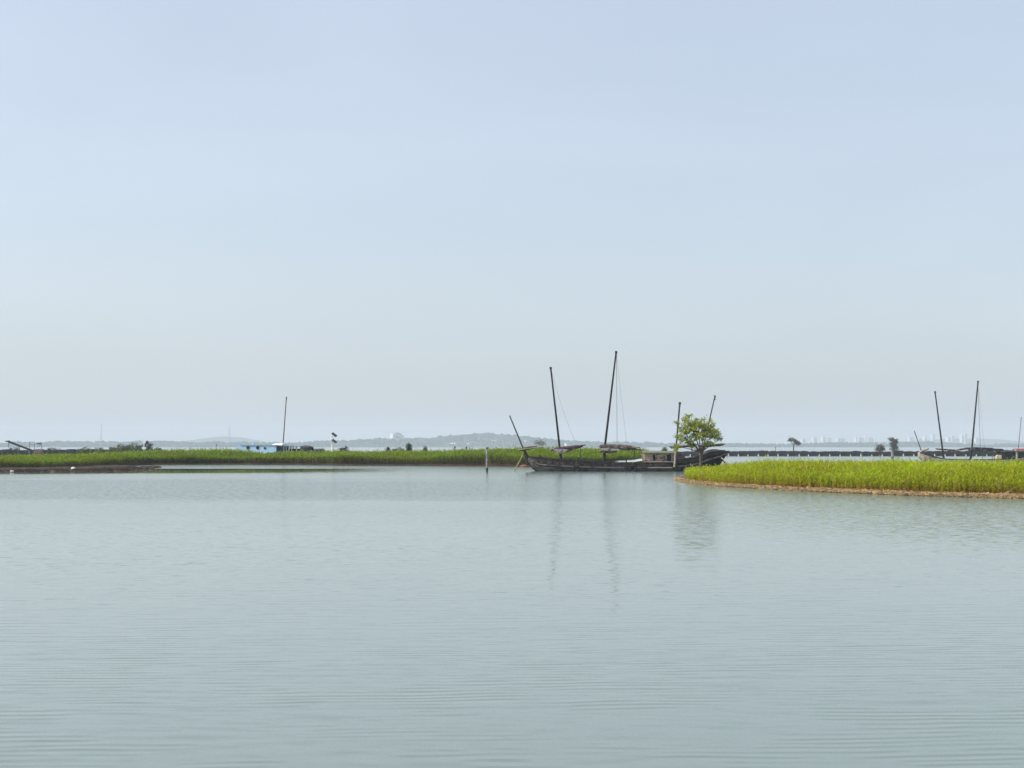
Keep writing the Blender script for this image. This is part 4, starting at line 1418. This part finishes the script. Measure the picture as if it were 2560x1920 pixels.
# ------------------------------------------------------------------ posts in the water
def water_post(label, px, py_base, py_top, wpx, group):
    d = gd(py_base)
    s_ = d / 3942.0
    root = empty("mooring_post", (gx(px, d), d, 0))
    H = gz(py_top, d)
    r_ = wpx * s_ / 2
    mb = MB()
    mb.tube([(0, 0, 0.55), (0, 0, H * 0.6), (0, 0, H)], [r_, r_ * 0.98, r_ * 0.95], 14)
    mb.build("shaft", post_m, root)
    mb = MB()
    mb.tube([(0, 0, -1.0), (0, 0, 0.3), (0, 0, 0.56)], [r_ * 1.06, r_ * 1.05, r_ * 1.01], 14)
    mb.build("wet_base", wet_m, root)
    mb = MB()
    mb.tube([(0, 0, H - 0.02), (0, 0, H + 0.10), (0, 0, H + 0.13)], [r_ * 1.12, r_ * 1.12, r_ * 0.8], 14)
    mb.build("cap", wet_m, root)
    tag(root, label, "post", group)


water_post("white concrete post with a dark base in open water left of the dark boat", 1217.5, 1179.5, 1121, 5.6, "concrete mooring posts")
water_post("white concrete post behind the right reeds, right of the round bush", 2230.5, 1147.0, 1123, 6.0, "concrete mooring posts")
water_post("white concrete post in front of the cream bowed boat's cabin", 2542.0, 1156.5, 1129, 5.6, "concrete mooring posts")

# ------------------------------------------------------------------ solar lamp post
d = 336.0
s_ = d / 3942.0
sp = empty("solar_post", (gx(831, d), d, 0.2))
H = gz(1079, d) - 0.2
mb = MB()
mb.tube([(0, 0, -0.5), (0, 0, H * 0.55)], [0.20, 0.18], 12)
mb.tube([(0, 0, H * 0.55), (0, 0, H)], [0.13, 0.11], 12)
mb.build("pole", white_m, sp)
panel_m = noise_mat("solar_cells", (0.015, 0.020, 0.035), (0.03, 0.035, 0.05), (4, 4, 4), 0.25, 0.0)
for py in (1087, 1103):
    z_ = gz(py, d) - 0.2
    rot = Matrix.Rotation(R(38), 3, 'Y') @ Matrix.Rotation(R(24), 3, 'X')
    mb = MB()
    mb.box((0.42, -0.35, z_), (1.25, 1.1, 0.05), rot)
    pn = mb.build("solar_panel", panel_m, sp)
    mb = MB()
    for a, b in (((-0.64, -0.57, 0), (0.64, -0.57, 0)), ((-0.64, 0.57, 0), (0.64, 0.57, 0)), ((-0.64, -0.57, 0), (-0.64, 0.57, 0)), ((0.64, -0.57, 0), (0.64, 0.57, 0))):
        o_ = Vector((0.42, -0.35, z_))
        mb.bar(rot @ Vector(a) + o_, rot @ Vector(b) + o_, 0.06)
    mb.build("panel_frame", white_m, pn)
    mb = MB()
    mb.bar((0, 0, z_ - 0.15), (0.42, -0.33, z_ - 0.05), 0.09)
    mb.build("bracket", white_m, sp)
mb = MB()
mb.box((-0.12, -0.22, gz(1101, d) - 0.2), (0.45, 0.36, 0.55))
mb.build("battery_box", white_m, sp)
tag(sp, "white post carrying two tilted solar panels behind the middle reeds", "post")

# ------------------------------------------------------------------ conveyor boom and frame at the far left
d = 420.0
s_ = d / 3942.0
steel_d = noise_mat("dark_painted_steel", (0.012, 0.014, 0.020), (0.035, 0.036, 0.042), (1, 1, 1), 0.6, 0.2)
rust_m = noise_mat("rusty_steel", (0.10, 0.065, 0.05), (0.22, 0.17, 0.14), (1.5, 1.5, 1.5), 0.8, 0.4)
X0 = gx(60, d)
cv = empty("conveyor", (X0, d, 0))


def lp(px, py, y=0.0):
    return (gx(px, d) - X0, y, gz(py, d))


for y_ in (-0.45, 0.45):
    mb = MB()
    mb.bar(lp(20, 1103.5, y_), lp(86, 1128.5, y_), 0.10, 0.42)
    mb.build("boom_girder", steel_d, cv)
mb = MB()
mb.bar(lp(18, 1102.3), lp(86, 1127.6), 0.82, 0.08)
mb.build("belt", rubber, cv)
for i in range(9):
    t = (i + 0.5) / 9
    a = Vector(lp(20, 1103.5)).lerp(Vector(lp(86, 1128.5)), t)
    mb = MB()
    mb.tube([(a.x, -0.4, a.z - 0.12), (a.x, 0.4, a.z - 0.12)], 0.09, 8)
    mb.build("roller", rust_m, cv)
mb = MB()
mb.prism([(lp(13.5, 0)[0], lp(0, 1102)[2]), (lp(23, 0)[0], lp(0, 1101.5)[2]), (lp(25, 0)[0], lp(0, 1104.5)[2]), (lp(15, 0)[0], lp(0, 1104.2)[2])], -0.6, 0.6)
mb.build("boom_head", steel_d, cv)
mb = MB()
mb.bar(lp(21.5, 1104), lp(22, 1119), 0.12)
mb.build("discharge_chute", rust_m, cv)
for p0, q0, p1 in ((46, 1114, 50), (73, 1125, 73)):
    mb = MB()
    for y_ in (-0.5, 0.5):
        mb.bar(lp(p0, q0, y_), (lp(p1, 0)[0], y_ * 2.2, -0.5), 0.14)
    mb.build("support_leg", rust_m, cv)
mb = MB()
mb.prism([(lp(82, 0)[0], 0.5), (lp(108, 0)[0], 0.5), (lp(106, 0)[0], lp(0, 1126)[2]), (lp(96, 0)[0], lp(0, 1125)[2]), (lp(86, 0)[0], lp(0, 1127)[2])], -1.0, 1.0)
mb.build("hopper", rust_m, cv)
mb = MB()
mb.prism([(lp(30, 0)[0], -0.4), (lp(112, 0)[0], -0.4), (lp(116, 0)[0], 0.5), (lp(26, 0)[0], 0.5)], -1.8, 1.8)
mb.build("pontoon", steel_d, cv)
tag(cv, "dark conveyor boom sloping up to the left behind the left reeds", "conveyor")

fr = empty("pipe_frame", (gx(89, d + 12), d + 12, 0))
pipe_m = noise_mat("grey_pipe", (0.16, 0.18, 0.19), (0.26, 0.28, 0.29), (2, 2, 2), 0.6, 0.0)
d2 = d + 12


def lq(px, py, y=0.0):
    return (gx(px, d2) - gx(89, d2), y, gz(py, d2))


for p, q in ((73.5, 1104.5), (86, 1105), (104, 1105)):
    mb = MB()
    mb.tube([(lq(p, 0)[0], 0, -0.5), lq(p, q)], 0.085, 6)
    mb.build("upright", pipe_m, fr)
for a, b in ((lq(73.5, 1105), lq(86, 1105)), (lq(73.5, 1111.5), lq(86, 1112)), (lq(86, 1110.5), lq(104, 1109.5)), (lq(92, 1118), lq(104, 1109.5)), (lq(86, 1124), lq(104, 1124))):
    mb = MB()
    mb.tube([a, b], 0.075, 6)
    mb.build("crossbar", pipe_m, fr)
mb = MB()
mb.box(((lq(92, 0)[0] + lq(102, 0)[0]) / 2, -0.1, lq(0, 1109)[2]), (lq(102, 0)[0] - lq(92, 0)[0], 0.12, 0.3))
mb.build("board", steel_d, fr)
tag(fr, "thin grey pipe frame standing right of the dark conveyor boom", "frame")

# white round board on a post among the left shrubs
d = 372.0
rb = empty("round_sign", (gx(360, d), d, 0.1))
mb = MB()
mb.tube([(0, 0, -0.4), (0, 0, gz(1104, d) - 0.1)], 0.07, 8)
mb.build("post", white_m, rb)
mb = MB()
for py, r_ in ((1104.0, 0.40),):
    z_ = gz(py, d) - 0.1
    mb.tube([(0, -0.12, z_), (0, -0.20, z_)], r_, 18)
mb.build("disc", white_m, rb)
mb = MB()
mb.box((0, -0.1, gz(1120.5, d) - 0.1), (0.85, 0.3, 0.55))
mb.build("box", white_m, rb)
tag(rb, "white round board on a post among the dark shrubs at left", "sign")

# ------------------------------------------------------------------ trees and shrubs
def leaf_material(name, c1, c2, trans=0.35):
    m, nt, b, out = new_mat(name)
    ar = nd(nt, "ShaderNodeAttribute", attribute_name="rnd")
    ra = nd(nt, "ShaderNodeValToRGB")
    ra.color_ramp.elements[0].color = (*c1, 1)
    ra.color_ramp.elements[1].color = (*c2, 1)
    nt.links.new(ar.outputs["Fac"], ra.inputs[0])
    nt.links.new(ra.outputs[0], b.inputs["Base Color"])
    b.inputs["Roughness"].default_value = 0.5
    b.inputs["Specular IOR Level"].default_value = 0.3
    tr = nd(nt, "ShaderNodeBsdfTranslucent")
    nt.links.new(ra.outputs[0], tr.inputs["Color"])
    ms = nd(nt, "ShaderNodeMixShader")
    ms.inputs[0].default_value = trans
    nt.links.new(b.outputs[0], ms.inputs[1])
    nt.links.new(tr.outputs[0], ms.inputs[2])
    nt.links.new(ms.outputs[0], out.inputs[0])
    return m


bark_m = noise_mat("tree_bark", (0.06, 0.045, 0.034), (0.15, 0.115, 0.085), (6, 6, 1.5), 0.9, 0.6)


def tree(name, label, loc, fork_z, lobes, leaf_m, trunk_r, n_clump, leaves_per, leaf_size, clump_r, cat="tree", bark=bark_m, lean=(0, 0), group=None, seed=1):
    """lobes: (centre, radii, share); trunk with limbs to each lobe, twigs to every leaf clump"""
    rd = np.random.default_rng(seed)
    root = empty(name, loc)
    fork = Vector((lean[0], lean[1], fork_z))
    mb = MB()
    mb.tube([(0, 0, -0.3), (lean[0] * 0.2, lean[1] * 0.2, fork_z * 0.35), (lean[0] * 0.7, lean[1] * 0.7, fork_z * 0.75), fork], [trunk_r * 1.25, trunk_r, trunk_r * 0.9, trunk_r * 0.78], 10)
    mb.build("trunk", bark, root)
    mb = MB()
    tips = []
    for c, r_, share in lobes:
        c = Vector(c)
        mid = fork.lerp(c, 0.5) + Vector(rd.normal(0, 0.10, 3)) * r_[0]
        mb.tube([fork - Vector((0, 0, 0.1)), mid, c], [trunk_r * 0.46, trunk_r * 0.25, trunk_r * 0.10], 7)
        for _ in range(max(1, int(n_clump * share))):
            v = rd.normal(0, 1, 3)
            v /= np.linalg.norm(v)
            v *= rd.uniform(0.25, 1.0) ** 0.5
            p = c + Vector((v[0] * r_[0], v[1] * r_[1], v[2] * r_[2]))
            q = mid.lerp(c, rd.uniform(0.2, 1.0))
            mb.tube([q, q.lerp(p, 0.5) + Vector((0, 0, 0.05 * r_[0])), p], [trunk_r * 0.12, trunk_r * 0.08, trunk_r * 0.04], 4)
            tips.append(p)
    mb.build("branches", bark, root)
    T = np.array([p[:] for p in tips])
    n_ = len(T) * leaves_per
    cen = np.repeat(T, leaves_per, 0) + rd.normal(0, clump_r, (n_, 3)) * [1, 1, 0.8]
    u = rd.normal(0, 1, (n_, 3))
    u /= np.linalg.norm(u, axis=1)[:, None]
    w = rd.normal(0, 1, (n_, 3))
    w[:, 2] *= 0.6
    w -= u * (w * u).sum(1)[:, None]
    w /= np.linalg.norm(w, axis=1)[:, None]
    sz = leaf_size * rd.uniform(0.6, 1.3, n_)
    u *= sz[:, None]
    w *= (sz * 0.62)[:, None]
    V = np.stack([cen - u, cen + w * 0.8 - u * 0.1, cen + u, cen - w * 0.8 - u * 0.1], 1).reshape(-1, 3)
    q = np.arange(n_ * 4)
    rnd = np.repeat(np.clip(np.repeat(rd.uniform(0, 1, len(T)), leaves_per) * 0.7 + rd.uniform(0, 0.3, n_), 0, 1), 4)
    me = np_mesh("crown", V, q, np.arange(n_) * 4, np.full(n_, 4), leaf_m, {"rnd": rnd})
    link_mesh("crown", me, root)
    tag(root, label, cat, group)
    return root


leaf_green = leaf_material("green_leaves", (0.15, 0.215, 0.020), (0.46, 0.50, 0.035), 0.45)
leaf_dark = leaf_material("dark_scrub_leaves", (0.018, 0.034, 0.022), (0.045, 0.068, 0.034), 0.2)
leaf_grey = leaf_material("greyish_leaves", (0.10, 0.105, 0.085), (0.20, 0.20, 0.16), 0.25)
leaf_olive = leaf_material("olive_scrub_leaves", (0.075, 0.10, 0.028), (0.16, 0.18, 0.060), 0.3)
bare_twig = noise_mat("bare_twigs", (0.14, 0.12, 0.10), (0.24, 0.21, 0.18), (3, 3, 3), 0.9, 0.0)

td = 172.0
tree("small_tree", "small green leafy tree on the right spit in front of the dark boat's stern", (gx(1752, td), td, 0.25), 2.75,
     [((-0.3, 0, 4.9), (1.35, 1.5, 1.25), 0.34), ((-1.15, 0.2, 5.9), (0.95, 1.0, 0.95), 0.16), ((0.55, -0.2, 5.7), (0.95, 1.0, 0.75), 0.12), ((1.35, 0.1, 4.75), (0.95, 1.0, 0.95), 0.17), ((-2.05, -0.1, 4.5), (0.85, 0.9, 1.0), 0.14), ((-2.6, 0.1, 3.3), (0.40, 0.4, 0.40), 0.035), ((-1.2, -0.3, 3.5), (0.8, 0.6, 0.4), 0.05), ((0.9, -0.3, 3.6), (0.6, 0.6, 0.4), 0.04), ((2.0, 0.2, 4.0), (0.40, 0.5, 0.5), 0.035), ((-2.65, 0, 5.6), (0.30, 0.4, 0.6), 0.02)],
     leaf_green, 0.18, 175, 17, 0.13, 0.16, seed=7)

fd = 640.0
fs = fd / 3942.0
tree("lone_tree", "lone leaning tree rising above the black net barrier", (gx(1984, fd), fd, 0.0), gz(1113, fd),
     [((-8 * fs, 0, gz(1099, fd)), (7 * fs, 8 * fs, 4.5 * fs), 0.4), ((3 * fs, 0, gz(1103, fd)), (6 * fs, 6 * fs, 4.5 * fs), 0.3), ((11 * fs, 0, gz(1108, fd)), (5 * fs, 5 * fs, 3 * fs), 0.3)],
     leaf_grey, 0.26, 50, 12, 0.30, 0.40, seed=9)
tree("round_bush", "round olive bush on the water left of the white post at right", (gx(2201, fd), fd, 0.0), 0.9,
     [((0, 0, gz(1118.5, fd)), (8 * fs, 8 * fs, 6.5 * fs), 0.6), ((-2 * fs, 0, gz(1123, fd)), (11 * fs, 8 * fs, 6 * fs), 0.4)], leaf_grey, 0.20, 90, 14, 0.30, 0.40, cat="bush", seed=10)
tree("broad_tree", "broad grey green tree directly behind the white post at right", (gx(2234, fd), fd, 0.0), 1.4,
     [((0, 0, gz(1112, fd)), (9 * fs, 8 * fs, 9 * fs), 0.45), ((1 * fs, 0, gz(1121, fd)), (9 * fs, 8 * fs, 7 * fs), 0.3), ((-7 * fs, 0, gz(1098.5, fd)), (7 * fs, 5 * fs, 2.5 * fs), 0.15), ((5 * fs, 0, gz(1103, fd)), (5 * fs, 5 * fs, 4 * fs), 0.25)], leaf_grey, 0.24, 80, 14, 0.30, 0.42, seed=12)
fd = 900.0
fs = fd / 3942.0
tree("bare_tree", "hazy grey bare looking tree right of the dark boat's bow pole", (gx(1347, fd), fd, 0.0), 1.8,
     [((0, 0, gz(1106, fd)), (12 * fs, 9 * fs, 7.5 * fs), 0.7), ((10 * fs, 0, gz(1110, fd)), (8 * fs, 7 * fs, 6 * fs), 0.3)], leaf_material("hazy_twig_leaves", (0.20, 0.19, 0.165), (0.30, 0.29, 0.25), 0.2), 0.3, 60, 8, 0.34, 0.6, bark=bare_twig, seed=14)

SH = [  # name, label, px, py_top, width px, distance, material
    ("scrub_tree", "dark twisted scrub tree right of the white round board", 369, 1103, 32, 380, leaf_dark),
    ("shrub", "thin grey brown shrub just left of the white round board", 333, 1107, 40, 385, leaf_olive),
    ("shrub", "leftmost thin grey brown shrub beside the white round board", 304, 1111, 32, 385, leaf_olive),
    ("shrub", "low olive bush on the black barrier, left of the shrubs", 210, 1117, 40, 440, leaf_olive),
    ("shrub", "small dry bush between the low olive bush and the shrubs", 247, 1118.5, 34, 440, leaf_olive),
    ("shrub", "dark bush at the foot of the twisted scrub tree", 394, 1119, 34, 345, leaf_dark),
    ("shrub", "dark upright shrub above the middle reeds below the curved roofed hall", 1023, 1109, 14, 335, leaf_dark),
    ("shrub", "low olive shrub left of the dark upright shrub in the middle reeds", 998, 1118, 44, 335, leaf_olive),
    ("shrub", "small dark shrub near the left end of the middle reeds, right of the solar post", 862, 1117.5, 34, 335, leaf_dark),
    ("shrub", "low dark bush at the right end of the blue boat's stern", 798, 1121, 36, 338, leaf_dark),
    ("shrub", "small dark bush midway between solar post and upright shrub", 970, 1119.5, 10, 335, leaf_dark),
    ("shrub", "small brown bush just right of the dark upright shrub", 1063, 1117, 10, 332, leaf_olive),
    ("shrub", "low dark green shrub behind the boat's bow under the bare looking tree", 1352, 1120, 26, 320, leaf_dark),
    ("shrub", "small olive shrub behind the dark boat's cabin roof", 1662, 1120, 12, 300, leaf_olive),
    ("shrub", "low dark bush in the gap between the two grey brown shrubs", 319, 1114, 30, 392, leaf_dark),
    ("shrub", "low dark bush under the white round board", 352, 1113, 26, 390, leaf_dark),
    ("shrub", "low olive scrub left of the leftmost grey brown shrub", 282, 1117, 34, 395, leaf_olive),
    ("shrub", "dark bush in front of the conveyor's hopper at left", 132, 1119.5, 48, 455, leaf_dark),
    ("shrub", "grey green bush under the dark conveyor boom", 36, 1119, 44, 440, leaf_dark),
]
for i, (nm, lab, p, top, w, sd, lm) in enumerate(SH):
    ss = sd / 3942.0
    zt = gz(top, sd)
    tree(nm, lab, (gx(p, sd), sd, 0.1), 0.5 * zt,
         [((0, 0, zt * 0.72), (w * 0.40 * ss, w * 0.36 * ss, zt * 0.26), 0.6), ((w * 0.22 * ss, 0, zt * 0.5), (w * 0.30 * ss, w * 0.3 * ss, zt * 0.3), 0.4)],
         lm, 0.06, 80, 14, 0.15, 0.20, cat="shrub" if nm == "shrub" else "tree", seed=30 + i, group="scrub behind the reeds" if nm == "shrub" else None)

# short dark stakes above the middle reeds
for p, t_, lab in ((1136.5, 1117, "short dark stake above the middle reeds, left of the white post"), (1165.5, 1117.5, "thinner dark stake above the middle reeds, nearer the white post"), (540, 1111, "thin dark stake behind the reeds left of the blue boat"), (1938, 1118, "stubby dark stake on the net barrier left of the lone leaning tree")):
    sd = 330.0 if p < 1500 else 583.0
    zt = gz(t_, sd)
    pole_thing("wooden_stake", lab, "stake", (gx(p, sd), sd, 0.0), (gx(p, sd) + 0.05, sd, zt), 0.20 if p != 540 else 0.09, 0.17 if p != 540 else 0.07, tar_wood, group="dark stakes")

# ------------------------------------------------------------------ small things on the shores
def lump(name, label, cat, loc, r, mat, seed, squash=(1, 0.8, 0.6), mat2=None):
    rd = np.random.default_rng(seed)
    bm = bmesh.new()
    bmesh.ops.create_icosphere(bm, subdivisions=3, radius=1.0)
    for v in bm.verts:
        k = 1 + 0.22 * (hash_noise(v.co.x * 1.7 + seed, v.co.y * 1.7 + v.co.z * 2.3, 1.0, seed) - 0.5)
        v.co = Vector((v.co.x * r * squash[0] * k, v.co.y * r * squash[1] * k, max(v.co.z * r * squash[2] * k, -0.25 * r)))
    me = bpy.data.meshes.new(name)
    bm.to_mesh(me)
    bm.free()
    me.polygons.foreach_set("use_smooth", [True] * len(me.polygons))
    me.materials.append(mat)
    o = link_mesh(name, me, None, loc)
    tag(o, label, cat)
    return o


stone_m = noise_mat("white_sack", (0.60, 0.58, 0.54), (0.82, 0.80, 0.76), (3, 3, 3), 0.8, 0.3)
dd_ = 228.0
lump("stuffed_sack", "white stuffed sack lying on the dark mud flat", "sack", (gx(184, dd_), dd_, 0.27), 0.42, stone_m, 3, (0.85, 0.7, 0.75))
dd_ = 214.6
lump("stuffed_sack", "smaller greyish sack at the mud flat's waterline near the left edge", "sack", (gx(31, dd_), dd_, 0.10), 0.28, noise_mat("grey_sack", (0.36, 0.34, 0.31), (0.62, 0.60, 0.56), (3, 3, 3), 0.8, 0.3), 4, (1.0, 0.8, 0.8))
dd_ = 269.0
lump("tarpaulin_heap", "rusty orange tarpaulin heap on the bank behind the dark boat's bow", "tarpaulin", (gx(1310, dd_), dd_, 0.10), 0.60, noise_mat("rusty_orange_cloth", (0.13, 0.050, 0.034), (0.34, 0.13, 0.08), (2, 2, 3), 0.85, 0.8), 6, (1.15, 0.7, 0.6))


def branch(label, px, d, ln, ang, up, r_, seed):
    rd = random.Random(seed)
    root = empty("dead_branch", (gx(px, d), d, 0.16))
    mb = MB()
    P = [Vector((0, 0, 0))]
    for i in range(4):
        P.append(P[-1] + Vector((math.cos(ang) * ln / 4, rd.uniform(-0.05, 0.05), up * ln / 4 + rd.uniform(-0.03, 0.03))))
    mb.tube(P, [r_, r_ * 0.9, r_ * 0.75, r_ * 0.6, r_ * 0.35], 7)
    mb.build("limb", pale_wood, root)
    mb = MB()
    mb.tube([P[2], P[2] + Vector((0.1, 0.1, 0.3)) * ln * 0.4], [r_ * 0.5, r_ * 0.2], 6)
    mb.build("twig", pale_wood, root)
    tag(root, label, "branch", "driftwood on the right shore")


branch("pale dead branch sticking up on the shore near the right edge", 2506, 108.8, 0.95, 0.0, 0.62, 0.055, 2)
branch("low pale branch lying on the right shore below the awning boat", 2440, 110.2, 1.1, 0.1, 0.08, 0.05, 3)
branch("pale branch lying near the middle of the right shore", 2145, 119.0, 1.2, 0.05, 0.06, 0.05, 4)
